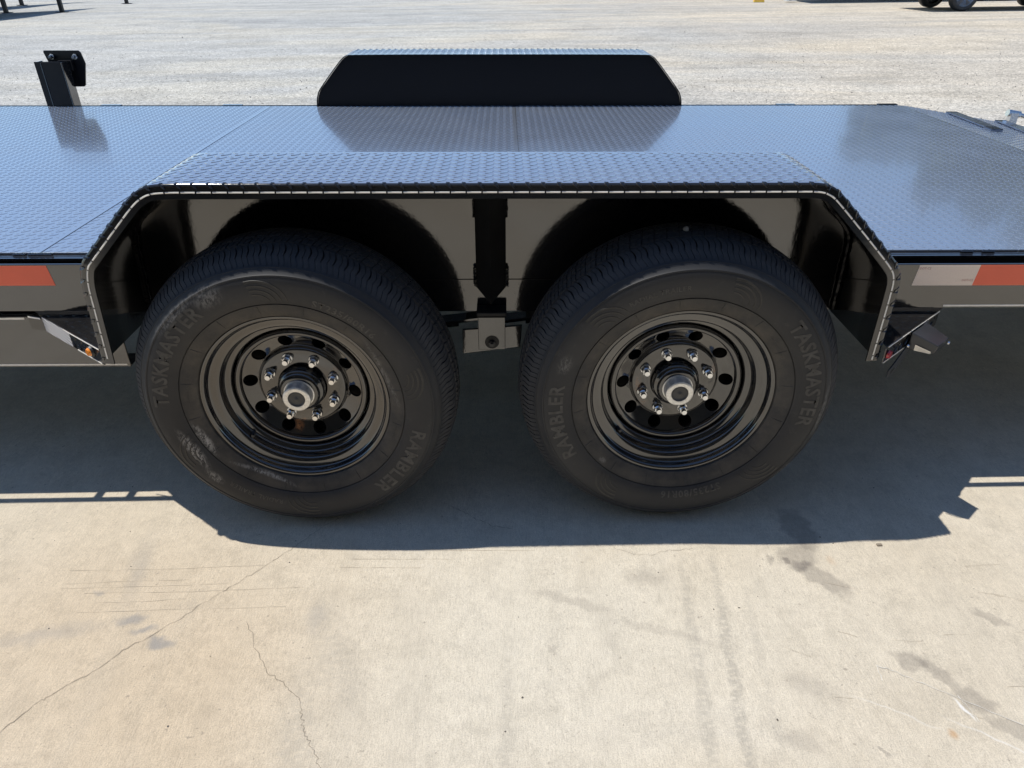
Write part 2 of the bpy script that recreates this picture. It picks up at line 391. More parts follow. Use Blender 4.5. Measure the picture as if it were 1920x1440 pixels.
for k in range(3):
    y = 1.27 + .023 * k + rr.uniform(-.01, .01); x = rr.uniform(-.45, -.15); L = rr.uniform(.2, .4)
    v, f = ribbon([(x, y), (x + L, y - .006)], .0006, .001, .0012, 6, 60 + k); smb.add(v, f)
for k in range(16):
    x = rr.uniform(.55, 1.15); y = rr.uniform(.85, 1.42); L = rr.uniform(.03, .09); a = rr.uniform(-.5, .1)
    v, f = ribbon([(x, y), (x + L * math.cos(a), y + L * math.sin(a))], .0006, .001, .001, 4, 90 + k); smb.add(v, f)
tag(smb.build('scratch', M['scratch'], slab), kind='stuff')
for p in ([(.775, .965), (.80, .955), (.86, .915), (.93, .87), (.99, .83), (1.04, .80)], [(.775, .965), (.77, .93)], [(.905, .893), (.912, .862), (.917, .835)]):
    v, f = ribbon(p, .0009, .0014, .002, 6, int(p[1][0] * 1000)); mk('chalk_mark', v, f, M['chalk'], slab, fix=False)

# loose grit on the slab and stones on the gravel (uncountable)
def stones(n, fx, smin, smax, mat, name, parent=None):
    ico = bmesh.new(); bmesh.ops.create_icosphere(ico, subdivisions=1, radius=1); ico.verts.ensure_lookup_table()
    bv = np.array([v.co[:] for v in ico.verts]); bf = np.array([[v.index for v in f.verts] for f in ico.faces]); ico.free()
    nv = len(bv); V = np.zeros((n, nv, 3))
    for i in range(n):
        x, y = fx(i); s = RNG.uniform(smin, smax) * (RNG.random() ** 1.5 * .8 + .4)
        q = bv * RNG.uniform(.6, 1.15, (nv, 1)) * np.array([1, RNG.uniform(.6, 1), RNG.uniform(.35, .7)]) * s
        a = RNG.uniform(0, 6.28); ca, sa = math.cos(a), math.sin(a)
        V[i, :, 0] = q[:, 0] * ca - q[:, 1] * sa + x; V[i, :, 1] = q[:, 0] * sa + q[:, 1] * ca + y; V[i, :, 2] = q[:, 2] + gz(x) + s * .15
    F = (bf[None] + (np.arange(n) * nv)[:, None, None]).reshape(-1, 3)
    me = bpy.data.meshes.new(name); me.from_pydata(V.reshape(-1, 3).tolist(), [], F.tolist()); me.update()
    return link(name, me, mat, parent)
M['pebble'] = NT('pebbles')
_t = M['pebble']; _o = _t.n("ShaderNodeNewGeometry")
_t.set(col=_t.ramp(_o.outputs["Random Per Island"], [(0, (.16, .15, .14)), (.3, (.33, .31, .28)), (.7, (.47, .44, .38)), (1, (.62, .59, .53))]), rough=.9); M['pebble'] = _t.m
def gx(i):
    y = 4.3 + 14 * RNG.random() ** 1.6; return RNG.uniform(-.95, .95) * y + RNG.normal() * .3, y
tag(stones(7000, gx, .004, .012, M['pebble'], 'gravel_stones'), 'loose pale and grey stones scattered over the packed gravel yard behind the trailer', 'gravel', kind='stuff')
M['grit'] = simple('dark_grit', (.11, .10, .09), .9, var=.5, nscale=8)
def gc(i): return RNG.uniform(-1.3, 1.4), RNG.uniform(.65, 1.75)
tag(stones(110, gc, .0008, .0030, M['grit'], 'grit'), 'tiny dark specks of grit scattered on the concrete in front of the wheels', 'grit', kind='stuff')
box('stone', .0, .014, .0, .008, .0, .004, M['crack'], None, .0015, (.934, 1.315, gz(.93)))
tag(bpy.data.objects['stone'], 'flat dark stone chip on sunlit concrete just outside the right tip of the shadow', 'stone')

# ------------------------------------------------------------------ the trailer
TR = empty('flatbed_trailer', (0, 2.75, 0))
tag(TR, 'glossy black flatbed car hauler trailer with diamond plate deck, fenders and two near wheels', 'trailer')
T0 = Vector((0, -2.75, 0))
DZ = .6433; YN = 1.722; YF = 3.80

# tread lugs on an unrolled sheet (s, w) -> position, normal frame
LUGB = np.array([(-.5, 0, 0), (-.22, -.5, 0), (.22, -.5, 0), (.5, 0, 0), (.22, .5, 0), (-.22, .5, 0),
                 (-.485, 0, 1), (-.212, -.455, 1), (.212, -.455, 1), (.485, 0, 1), (.212, .455, 1), (-.212, .455, 1)])
LUGF = [(0, 1, 7, 6), (1, 2, 8, 7), (2, 3, 9, 8), (3, 4, 10, 9), (4, 5, 11, 10), (5, 0, 6, 11), (6, 7, 8, 9, 10, 11)]
def lugs(s0, s1, w0, w1, pos, p=.0310, L=.0245, W=.0064, H=.0007, keep=None, name='tread_lugs', parent=None, mat=None, ang=45):
    P = []
    for k, a in ((0, ang), (.5, -ang)):
        for s in np.arange(s0 + p * .3 + k * p, s1 - .006, p):
            for w in np.arange(w0 + p * .3 + k * p, w1 - .006, p):
                if keep is None or keep(s, w): P.append((s, w, math.radians(a)))
    P = np.array(P); n = len(P)
    ca, sa = np.cos(P[:, 2])[:, None], np.sin(P[:, 2])[:, None]
    lx, ly = LUGB[:, 0] * L, LUGB[:, 1] * W
    S = P[:, 0:1] + lx * ca - ly * sa; Wd = P[:, 1:2] + lx * sa + ly * ca
    Hh = np.broadcast_to(LUGB[:, 2] * H, S.shape)
    V = pos(S, Wd, Hh).reshape(-1, 3)
    fs = []
    for i in range(n):
        o = i * 12
        for q in LUGF: fs.append(tuple(j + o for j in q))
    me = bpy.data.meshes.new(name); me.from_pydata(V.tolist(), [], fs); me.update()
    bm = bmesh.new(); bm.from_mesh(me); bmesh.ops.recalc_face_normals(bm, faces=bm.faces); bm.to_mesh(me); bm.free()
    return tag(link(name, me, mat, parent), kind='stuff')

# deck: plates butted with thin seams, and the dovetail that drops to the right
seams = [-3.7, -1.171, .056, 1.315, 2.018]
for a, b in zip(seams[:-1], seams[1:]):
    g = .0016
    if a > -3.5: box('seam_backing', a - .03, a + .03, YN + .002, YF - .002, DZ - .012, DZ - .0052, M['matt'], TR, 0, T0)  # added strip, blocks sunlight that would leak through the seam
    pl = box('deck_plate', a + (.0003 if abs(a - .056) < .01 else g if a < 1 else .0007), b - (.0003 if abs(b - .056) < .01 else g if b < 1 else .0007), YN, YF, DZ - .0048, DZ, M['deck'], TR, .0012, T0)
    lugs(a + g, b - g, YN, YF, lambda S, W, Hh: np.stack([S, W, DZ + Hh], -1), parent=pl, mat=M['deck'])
box('seam_backing', 1.99, 2.05, YN + .002, YF - .002, DZ - .022, DZ - .0125, M['matt'], TR, 0, T0)  # added too, against a sunlit slit at the dovetail bend
dx = 2.4; sl_ = -.155
def dpos(S, W, Hh): return np.stack([2.019 + S, W, DZ + S * sl_ + Hh], -1)
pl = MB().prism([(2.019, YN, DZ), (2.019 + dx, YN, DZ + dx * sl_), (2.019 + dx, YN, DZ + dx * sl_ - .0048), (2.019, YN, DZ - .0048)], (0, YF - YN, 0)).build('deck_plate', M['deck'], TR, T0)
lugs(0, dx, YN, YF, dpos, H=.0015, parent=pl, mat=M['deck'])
# weld spots along plate edges
wb = MB()
rr = random.Random(3)
for x0 in (-1.238, -1.2, -1.172, 1.165, 1.22, -2.2):
    for k in range(9):
        x = x0 + k * .0035; wb.cyl((x, YN - .006, DZ - .004), (x + .003, YN - .004, DZ - .001 + rr.uniform(0, .002)), .0035, .0025, 6)
tag(wb.build('weld_bead', M['paint'], TR, T0), kind='stuff')
# seam weld at right of middle
wb = MB()
for k in range(60):
    y = 1.75 + k * .034 + rr.uniform(-.008, .008); wb.cyl((.056, y, DZ - .001), (.056, y + rr.uniform(.006, .016), DZ + .0004), .0012, .0012, 5)
tag(wb.build('weld_bead', M['paint'], TR, T0), kind='stuff')

# side beams and rub rails (near and far)
for x0, x1, zt in ((-3.7, -.925, .655), (.872, 3.3, .648)):
    r = box('rub_rail', x0, x1, 1.610, 1.6165, .533, zt, M['paint'], TR, .0016, T0)
    r2 = box('edge_stripe', max(x0, -3.7) if x0 < 0 else 1.093, x1, 1.6092, 1.6100, .5365, .5410, M['stripe'], r, 0) if x0 > 0 else None
beam = MB()
beam.box(-3.7, 3.3, 1.706, 1.712, .535, .6385).box(-3.7, -.93, 1.640, 1.7058, .535, .541).box(.87, 3.3, 1.640, 1.7058, .535, .541).box(-3.7, 3.3, 1.712, 1.80, .632, .6384)
beam.build('side_beam', M['paint'], TR, T0, .0012)
box('side_angle', -3.7, -.93, 1.696, 1.7058, .632, .6372, M['paint'], TR, .001, T0); box('side_angle', .87, 3.3, 1.696, 1.7058, .632, .6372, M['paint'], TR, .001, T0)
box('rub_rail', -3.7, 2.0, 3.905, 3.9115, .533, .63, M['paint'], TR, .0016, T0)
MB().prism([(-3.7, 3.80, .50), (-3.7, 3.80, .64), (2.01, 3.80, .64), (4.4, 3.80, .64 - 2.39 * .155), (4.4, 3.80, .10), (2.01, 3.80, .50)], (0, .01, 0)).build('side_beam', M['paint'], TR, T0)
for xa, xb in ((-2.036, -1.934), (-1.424, -1.324), (1.387, 1.485), (1.909, 2.006)):
    MB().box(xa, xb, 3.812, 3.840, .545, .6462).build('stake_pocket', M['paint'], TR, T0, .002)
for xa in (-1.413, -1.323, -2.3, 1.95, 2.6):
    MB().box(xa, xa + .017, 1.617, 1.7055, .600, .622).build('stake_pocket', M['paint'], TR, T0, .002)
# conspicuity tape
def tapeq(name, pts, mat, y=1.6093):
    return MB().prism([(x, y, z) for x, z in pts], (0, .0006, 0)).build(name, mat, TR, T0)
tapeq('reflective_tape', [(-1.093, .6515), (-1.094 + .0, .6515), (-1.087, .601), (-1.6, .601), (-1.6, .6515)][1:], M['redtape'])
bpy.data.objects['reflective_tape']['label'] = 'red reflective tape left of the near fender'
o = tapeq('reflective_tape', [(1.004, .6455), (1.152, .6455), (1.147, .593), (.998, .593)], M['whitetape']); o['label'] = 'pale pink white reflective tape right of the fender'
o2 = tapeq('reflective_tape', [(1.1522, .6455), (1.60, .6455), (1.60, .593), (1.1472, .593)], M['redtape']); o2['label'] = 'red reflective tape next to the white one'
def text_mesh(s, size, extrude=0.0, bold=0.0, spacing=1.0):
    cu = bpy.data.curves.new('txt', 'FONT'); cu.body = s; cu.size = size; cu.extrude = extrude; cu.offset = bold; cu.resolution_u = 2
    cu.space_character = spacing; cu.align_x = 'CENTER'; cu.align_y = 'CENTER'
    ob = bpy.data.objects.new('txt', cu); C.objects.link(ob)
    dg = bpy.context.evaluated_depsgraph_get(); dg.update()
    me = bpy.data.meshes.new_from_object(ob.evaluated_get(dg))
    bpy.data.objects.remove(ob); bpy.data.curves.remove(cu)
    return me
M['print'] = simple('tape_print', (.45, .22, .18), .5); M['print2'] = simple('tape_print_red', (.60, .25, .22), .5)
for s, x, z, m_ in (('DOT-C2', 1.019, .6375, 'print'), ('DOT-C2', 1.131, .6065, 'print2')):
    me = text_mesh(s, .0075); me.name = 'tape_lettering'
    bm = bmesh.new(); bm.from_mesh(me); bmesh.ops.rotate(bm, verts=bm.verts, matrix=Matrix.Rotation(PI / 2, 3, 'X'))
    bmesh.ops.translate(bm, verts=bm.verts, vec=(x, 1.6089, z)); bm.to_mesh(me); bm.free()
    me.materials.clear(); link('tape_lettering', me, M[m_], o)

# lower plate on the left (front part of the frame)
lp = MB().box(-3.7, -.982, 1.635, 1.641, .361, .507).box(-3.7, -.982, 1.6412, 1.70, .361, .367).box(-3.7, -.982, 1.6412, 1.70, .501, .507).build('lower_frame_plate', M['paint'], TR, T0, .0022)
MB().box(-3.7, -.990, 1.6342, 1.6349, .3655, .3700).build('edge_stripe', M['stripe'], lp)
MB().box(-3.7, -1.212, 1.6342, 1.6349, .4985, .5030).build('edge_stripe', M['stripe'], lp)

# ---- fenders
def resample(P, r=.03, step=.012):
    """round the corners slightly by Chaikin, then resample evenly"""
    P = [Vector(p) for p in P]
    for _ in range(2):
        Q = [P[0]]
        for a, b in zip(P[:-1], P[1:]): Q += [a * .75 + b * .25, a * .25 + b * .75]
        Q.append(P[-1]); P = Q
    L = [0]
    for a, b in zip(P[:-1], P[1:]): L.append(L[-1] + (b - a).length)
    n = int(L[-1] / step); out = []
    for i in range(n + 1):
        s = L[-1] * i / n
        k = min(max(np.searchsorted(L, s) - 1, 0), len(P) - 2); t = (s - L[k]) / max(L[k + 1] - L[k], 1e-9)
        out.append(P[k].lerp(P[k + 1], min(max(t, 0), 1)))
    return np.array([p[:] for p in out]), L[-1]
def fender(prof, Yo, Yi, name):
    P, LT = resample(prof); n = len(P)
    Tn = np.gradient(P, axis=0); Tn /= np.linalg.norm(Tn, axis=1)[:, None]
    N = np.stack([-Tn[:, 1], Tn[:, 0]], -1)                      # outward normal (up on the top run)
    sg = 1 if Yi > Yo else -1
    # section: (y, offset along -normal)
    sec = [(Yi, 0), (Yo + sg * .0075, 0), (Yo + sg * .0045, .0007), (Yo + sg * .0030, .003), (Yo + sg * .0019, .0068), (Yo + sg * .0009, .0185), (Yo, .0288), (Yo - sg * .0001, .0297), (Yo + sg * .0004, .0302), (Yo + sg * .0034, .0302),
           (Yo + sg * .0040, .0290), (Yo + sg * .0036, .0262), (Yo + sg * .0036, .0225), (Yo + sg * .0034, .0185), (Yo + sg * .0034, .0075), (Yo + sg * .0075, .0034), (Yi, .0034)]
    m = len(sec); v = []
    for i in range(n):
        for y, o in sec: v.append((P[i, 0] - N[i, 0] * o, y, P[i, 1] - N[i, 1] * o))
    f = [(i * m + j, i * m + (j + 1) % m, (i + 1) * m + (j + 1) % m, (i + 1) * m + j) for i in range(n - 1) for j in range(m)]
    f += [tuple(range(m)), tuple((n - 1) * m + j for j in range(m - 1, -1, -1))]
    o = mk(name, v, f, M['fender'], TR, T0, smooth=False)
    me = o.data; me.polygons.foreach_set("use_smooth", [True] * len(me.polygons))
    try: me.set_sharp_from_angle(angle=math.radians(50))
    except Exception: pass
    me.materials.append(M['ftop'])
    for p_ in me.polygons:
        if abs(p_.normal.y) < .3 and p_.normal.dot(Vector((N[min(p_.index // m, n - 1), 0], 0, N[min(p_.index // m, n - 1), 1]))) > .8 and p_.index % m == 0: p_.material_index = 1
    ss = np.linspace(0, LT, n)
    Wtop = abs(Yi - Yo) - .0075; arc = .0112
    def pos(S, W, Hh):
        S = np.clip(S, 0, LT)
        px, pz = np.interp(S, ss, P[:, 0]), np.interp(S, ss, P[:, 1]); nx, nz = np.interp(S, ss, N[:, 0]), np.interp(S, ss, N[:, 1])
        top = W <= Wtop; lip = W > Wtop + arc
        a = np.clip((W - Wtop) / arc, 0, 1) * PI / 2
        y = np.where(top, Yi - sg * W, Yo + sg * .0075 - sg * np.sin(a) * .0075)
        off = np.where(top, 0, .0070 * (1 - np.cos(a))); off = np.where(lip, .0070 + (W - Wtop - arc), off)
        y = y + np.where(lip, sg * .0019 * np.clip(1 - (off - .0068) / .022, 0, 1), 0)
        ny = -sg * np.sin(a) * Hh; nn = np.cos(a) * Hh
        return np.stack([px + nx * (nn - off), y + ny, pz + nz * (nn - off)], -1)
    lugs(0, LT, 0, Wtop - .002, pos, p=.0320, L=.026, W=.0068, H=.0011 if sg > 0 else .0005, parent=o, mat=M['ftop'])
    lugs(0, LT, Wtop - .004, Wtop + arc + .014, pos, p=.0320, L=.023, W=.0092, H=.0017 if sg > 0 else .001, parent=o, mat=M['fender'], ang=56)
    return o, P, N, ss, LT
profN = [(-.925, .484), (-.917, .621), (-.914, .677), (-.906, .711), (-.898, .729), (-.887, .740), (-.792, .837), (-.760, .868), (-.735, .884), (-.707, .893), (-.60, .893), (.60, .892), (.648, .892), (.674, .882), (.691, .870), (.820, .745), (.853, .710), (.860, .689), (.864, .670), (.865, .481)]
profF = [(-.94, .60), (-.940, .66), (-.930, .70), (-.915, .727), (-.80, .855), (-.775, .875), (-.745, .882), (.70, .882), (.728, .875), (.752, .856), (.868, .725), (.885, .70), (.897, .66), (.897, .60)]
fn, PN, NN, SS, LT = fender(profN, 1.430, 1.706, 'fender'); fn['label'] = 'near fender over the two wheels'
ff, PF, NF, SSF, LTF = fender(profF, 4.05, 3.79, 'fender'); ff['label'] = 'far fender standing on the other side of the deck'
# cream stripe along the hem, interrupted at each lug
v = []; f = []
s = .012
while s < LT - .01:
    a, b = s + .0016, min(s + .0304, LT - .004); base = len(v)
    for q in np.linspace(a, b, 4):
        px, pz, nx, nz = (np.interp(q, SS, A) for A in (PN[:, 0], PN[:, 1], NN[:, 0], NN[:, 1]))
        for y, o_ in ((1.4304, .0150), (1.4296, .0166), (1.4302, .0184)): v.append((px - nx * o_, y, pz - nz * o_))
    for k in range(3):
        for j in range(2): i0 = base + k * 3 + j; f.append((i0, i0 + 1, i0 + 4, i0 + 3))
    s += .0320
mk('edge_stripe', v, f, M['stripe'], fn)
# inner wall of the wheel arch, weld bead round it
def arch_wall(P, zb, y, t, name):
    pts = [(p[0], y, p[1]) for p in (P - 0) if p[1] > zb]
    ins = []
    for p in pts: ins.append((p[0] * .996, y, p[2] - .004))
    poly = [(ins[0][0], y, zb)] + ins + [(ins[-1][0], y, zb)]
    return MB().prism(poly, (0, t, 0)).build(name, M['paint'], TR, T0)
arch_wall(PN, .5775, 1.700, .005, 'wheel_arch_panel'); arch_wall(PF, .60, 3.806, .004, 'wheel_arch_panel').data.materials[0] = M['inner']
box('frame_beam', -.915, .862, 1.698, 1.7055, .487, .5765, M['paint'], TR, .001, T0)
wb = MB(); rr = random.Random(9)
for i in range(2, len(PN) - 2):
    p = PN[i] - NN[i] * .006; q = PN[i + 1] - NN[i + 1] * .006
    wb.cyl((p[0], 1.692 + rr.uniform(-.002, .002), p[1]), (q[0], 1.692 + rr.uniform(-.002, .002), q[1]), .0045 + rr.uniform(-.001, .0015), n=6)
tag(wb.build('weld_bead', M['inner'], fn), kind='stuff')
# post, hanger, springs, axles
MB().prism([(-.073, 1.697, 0), (-.035, 1.650, 0), (.003, 1.697, 0), (-.002, 1.6975, 0), (-.035, 1.657, 0), (-.068, 1.6975, 0)], (0, 0, 1)).v
post = MB(); sec = [(-.073, 1.6975), (-.0355, 1.652), (.003, 1.6975)]
zt, zb = .860, .548
post.add([(-.073, 1.6975, zt), (-.0355, 1.652, zt), (.003, 1.6975, zt), (-.073, 1.6975, .556), (-.0355, 1.652, .528), (.003, 1.6975, .556)], [(0, 1, 4, 3), (1, 2, 5, 4), (3, 4, 5), (0, 2, 1)])
post.build('fender_post', M['matt'], TR, T0)
wb = MB()
for sx in (-.075, .005):
    for k in range(18): wb.cyl((sx, 1.692, .56 + k * .003), (sx + rr.uniform(-.003, .003), 1.693, .563 + k * .003), .005, n=6)
    for k in range(14): wb.cyl((sx, 1.692, .74 + k * .003), (sx + rr.uniform(-.002, .002), 1.693, .743 + k * .003), .003, n=6)
tag(wb.build('weld_bead', M['paint'], TR, T0), kind='stuff')
hg = MB().box(-.0695, .0005, 1.650, 1.657, .3985, .492).build('spring_hanger', M['paint'], TR, T0, .0012)
MB().box(-.073, .004, 1.648, 1.697, .494, .506).build('weld_bead', M['matt'], hg, (0, 0, 0), .003)
MB().cyl((-.034, 1.6494, .421), (-.034, 1.6485, .421), .0185, n=24).build('bolt_hole', M['matt'], hg)
MB().cyl((-.034, 1.6484, .419), (-.034, 1.6405, .419), .0085, n=6).cyl((-.034, 1.6405, .419), (-.034, 1.634, .419), .0045, n=10).build('bolt', M['plastic'], hg)
MB().prism([(-.112, 1.664, .450), (.045, 1.664, .462), (.040, 1.664, .398), (-.112, 1.664, .378)], (0, .008, 0)).build('equalizer', M['paint'], TR, T0, .002)
def leaf(xa, za, xm_, zm, xb, zbb, y0, y1):
    mb = MB()
    for k in range(4):
        t = .0085; sh = 1 - .16 * k; ps = []
        for i in range(13):
            u = -1 + 2 * i / 12; u *= sh
            x = xm_ + (xb - xm_) * max(u, 0) + (xm_ - xa) * min(u, 0)
            z = zm + (za - zm) * (u * u if u < 0 else 0) + (zbb - zm) * (u * u if u > 0 else 0) - k * t
            ps.append((x, z))
        poly = [(x, y0, z) for x, z in ps] + [(x, y0, z - t * .92) for x, z in reversed(ps)]
        mb.prism(poly, (0, y1 - y0, 0))
    return mb.build('leaf_spring', M['paint'], TR, T0)
for y0 in (1.690, 3.74):
    leaf(-.90, .47, -.50, .440, -.050, .474, y0, y0 + .045); leaf(-.015, .462, .418, .492, .83, .47, y0, y0 + .045)
for x, z in ((-.4995, .376), (.418, .386)):
    MB().cyl((x, 1.60, z), (x, 3.94, z), .038, n=20).build('axle', M['matt'], TR, T0)
    MB().cyl((x, 1.555, z), (x, 1.625, z), .158, n=40).build('brake_drum', M['matt'], TR, T0)
for k in range(13):
    x = -3.5 + .42 * k
    MB().box(x, x + .04, 1.715, 3.80, .55, .631).build('cross_member', M['matt'], TR, T0)
MB().box(-1.9, -1.83, 1.75, 3.78, .37, .50).build('cross_member', M['matt'], TR, T0)

# ---- step brackets at the feet of the fender
def step(sx, tip, far, corner, back, z1, z0, lab):
    top = MB().prism([(tip[0], tip[1], z1), (far[0], far[1], z1), (corner[0], corner[1], z1), (back[0], back[1], z1)], (0, 0, -.0035)).build('step_plate', M['fender'], TR, T0, .0006)
    top['label'] = lab
    def pos(S, W, Hh): return np.stack([S, W, z1 + Hh], -1)
    tri = [tip, far, corner, back]
    def inside(s, w):
        ok = None
        for a, b in zip(tri, tri[1:] + tri[:1]):
            c = (b[0] - a[0]) * (w - a[1]) - (b[1] - a[1]) * (s - a[0])
            L = math.hypot(b[0] - a[0], b[1] - a[1])
            if abs(c) / L < .008: return False
            if ok is None: ok = c > 0
            elif ok != (c > 0): return False
        return True
    xs = [p[0] for p in tri]; ys = [p[1] for p in tri]
    lugs(min(xs), max(xs), min(ys), max(ys), pos, p=.031, keep=inside, parent=top, mat=M['fender'])
    d = Vector((far[0] - tip[0], far[1] - tip[1], 0)); L = d.length; d.normalize(); nrm = Vector((d.y, -d.x, 0))
    if nrm.y > 0: nrm = -nrm
    t3 = Vector((tip[0], tip[1], 0)); f3 = Vector((far[0], far[1], 0))
    face = MB().prism([t3 + Vector((0, 0, z0)), f3 + Vector((0, 0, z0)), f3 + Vector((0, 0, z1 - .0045)), t3 + Vector((0, 0, z1 - .0045))], -nrm * .0035).build('step_face', M['fender'], TR, T0, .0008)
    return top, face, t3, d, nrm, L
z1, z0 = .5215, .4785
top, face, t3, d, nrm, L = step(-1, (-.921, 1.433), (-1.148, 1.607), (-1.190, 1.6460), (-.935, 1.6460), z1, z0, 'diamond plate step left of the near fender')
def onface(a, b, za, zb, off=.0008, th_=.0006):
    p = t3 + d * a + nrm * off; q = t3 + d * b + nrm * off
    return [p + Vector((0, 0, za)), q + Vector((0, 0, za)), q + Vector((0, 0, zb)), p + Vector((0, 0, zb))], nrm * th_
P_, V_ = onface(L * .50, L * .985, z0 + .002, z1 - .002); MB().prism(P_, V_).build('reflective_tape', M['silvertape'], face)
def rowlugs(par, a, b):
    fs = MB(); k = 0; s = a
    while s < b:
        c_ = t3 + d * s + nrm * .0004 + Vector((0, 0, z0 + (.012 if k % 2 else .030))); u = (d * math.cos(.9 if k % 2 else -.9) + Vector((0, 0, 1)) * math.sin(.9 if k % 2 else -.9)); w_ = nrm.cross(u)
        fs.add([c_ + u * (q[0] * .020) + w_ * (q[1] * .006) + nrm * (q[2] * .0013) for q in LUGB], LUGF); s += .0145; k += 1
    tag(fs.build('tread_lugs', M['fender'], par), kind='stuff')
rowlugs(face, L * .22, L * .48)
st_ = MB()
for (a, b, za, zb) in ((L * .0, L * .60, z1 - .0042, z1 - .0012), (L * .02, L * .42, z0 + .0005, z0 + .0035)):
    P_, V_ = onface(a, b, za, zb, .0010, .0008); MB().prism(P_, V_).build('edge_stripe', M['stripe'], face)
c_ = t3 + d * (L * .155) + Vector((0, 0, (z0 + z1) / 2 + .001))
ml = MB().cyl(c_ + nrm * .001, c_ + nrm * .006, .0140, .0125, 24).build('marker_lamp', M['plastic'], face)
ml['label'] = 'small round amber marker lamp'
lens = MB().cyl(c_ + nrm * .006, c_ + nrm * .011, .0105, .0080, 24).build('lamp_lens', M['amber'], face)
# end return of the left step
MB().prism([(-1.190, 1.618, z0 + .002), (-1.1485, 1.6068, z0 + .002), (-1.1485, 1.6068, z1 - .0045), (-1.190, 1.618, z1 - .0045)], (0, .003, 0)).build('step_end', M['fender'], TR, T0)
MB().prism([(-1.188, 1.6168, z1 - .009), (-1.152, 1.6058, z1 - .009), (-1.152, 1.6058, z1 - .005), (-1.188, 1.6168, z1 - .005)], (0, -.0008, 0)).build('edge_stripe', M['stripe'], TR, T0)

top, face, t3, d, nrm, L = step(1, (.872, 1.425), (1.098, 1.622), (1.120, 1.6460), (.885, 1.6460), z1, z0, 'diamond plate step right of the near fender')
rowlugs(face, L * .05, L * .95)
st_ = MB()
for (a, b, za, zb) in ((L * .02, L * .98, z1 - .0040, z1 - .0015), (L * .0, L * .38, z0 + .0005, z0 + .0030)):
    k = a
    while k < b - .005:
        P_, V_ = onface(k, min(k + .026, b), za, zb, .0010, .0008); MB().prism(P_, V_).build('edge_stripe', M['stripe'], face); k += .028

c_ = t3 + d * (L * .06) + Vector((0, 0, (z0 + z1) / 2 - .004))
MB().cyl(c_ + nrm * .001, c_ + nrm * .006, .0105, .0095, 20).build('marker_lamp', M['red'], face)
# licence lamp and bracket hanging on the right step
def P3(a, o_, z): return t3 + d * a + nrm * o_ + Vector((0, 0, z))
br = MB().prism([P3(.045, .002, .445), P3(.062, .002, .452), P3(.150, .002, .500), P3(.215, .002, .522), P3(.232, .002, .512), P3(.160, .002, .472), P3(.075, .002, .425), P3(.040, .002, .425)], nrm * .004).build('lamp_bracket', M['plastic'], TR, T0, .001)
MB().prism([P3(.055, .0063, .431), P3(.070, .0063, .433), P3(.075, .0063, .441), P3(.060, .0063, .440)], nrm * .0006).build('slot', M['matt'], br)
lb = MB().add([P3(.120, .006, .520), P3(.205, .006, .520), P3(.196, .066, .503), P3(.130, .066, .503), P3(.118, .006, .476), P3(.205, .006, .476), P3(.196, .062, .480), P3(.130, .062, .480)],
              [(0, 1, 2, 3), (4, 7, 6, 5), (0, 3, 7, 4), (1, 5, 6, 2), (0, 4, 5, 1), (3, 2, 6, 7)]).build('lamp_housing', M['plastic'], br, (0, 0, 0), .0025)
# cream lens in the left side of the housing
a0, a1 = P3(.1235, .020, .482), P3(.1262, .074, .4815)
MB().prism([P3(.1178, .022, .4795), P3(.1268, .056, .4800), P3(.1268, .056, .4850), P3(.1180, .022, .4935)], -d * .0015).build('lamp_lens', M['clear'], lb)
for q in (P3(.112, .008, .488), P3(.196, .067, .490)):
    MB().cyl(q, q + nrm * .004, .0042, .003, 12).build('rivet', M['chrome'], br)

# ---- far spare mount at the back left of the deck
sp = MB().box(-2.292, -2.165, 3.802, 3.807, .55, .848)
o = sp.build('spare_mount_post', M['inner'], TR, T0, .0015); o['label'] = 'upright channel post on the far edge of the deck'
MB().box(-2.1646, -2.158, 3.802, 3.870, .55, .846).build('post_side', M['paint'], o, (0, 0, 0), .0018)
MB().box(-2.292, -2.286, 3.8074, 3.870, .55, .846).build('post_side', M['paint'], o, (0, 0, 0), .0018)
MB().box(-2.262, -2.258, 3.7995, 3.802, .60, .843).build('post_rib', M['paint'], o)
MB().box(-2.215, -2.150, 3.871, 3.895, .80, .846).build('post_arm', M['inner'], o, (0, 0, 0), .002)
pts = [(-2.286, .882), (-2.282, .889), (-2.112, .889), (-2.103, .880), (-2.094, .830), (-2.124, .728), (-2.132, .722), (-2.240, .722), (-2.250, .73)]
pp = MB().prism([(x, 3.897, z) for x, z in pts], (0, .006, 0)).build('spare_mount_plate', M['inner'], o)
for x in (-2.246, -2.132):
    MB().cyl((x, 3.896, .862), (x, 3.888, .862), .0135, n=6).cyl((x, 3.888, .862), (x, 3.868, .860), .0085, .0075, 12).build('bolt', M['chrome'], pp)
# ---- ramp keepers and latch on the dovetail
def angle_bar(p, q, w=.050, h=.013, name='ramp_keeper'):
    p, q = Vector(p), Vector(q); dd = (q - p).normalized(); s_ = Vector((-dd.y, dd.x, 0)).normalized() * w
    if s_.x < 0: s_ = -s_
    up = Vector((0, 0, h)); t = Vector((0, 0, -.005))
    m_ = MB().prism([p - s_ * .5 + up, p + s_ * .5 + up, p + s_ * .5 + up + t, p - s_ * .5 + up + t], q - p)
    m_.prism([p + s_ * .44, p + s_ * .5, p + s_ * .5 + up, p + s_ * .44 + up], q - p)
    for f0, f1 in ((0, .06), (.86, 1)):
        a, c = p.lerp(q, f0), p.lerp(q, f1)
        m_.prism([a - s_ * .5, a + s_ * .44, a + s_ * .44 + up, a - s_ * .5 + up], c - a)
    return m_.build(name, M['keeper'], TR, T0)
dzf = lambda x: DZ + (x - 2.019) * sl_
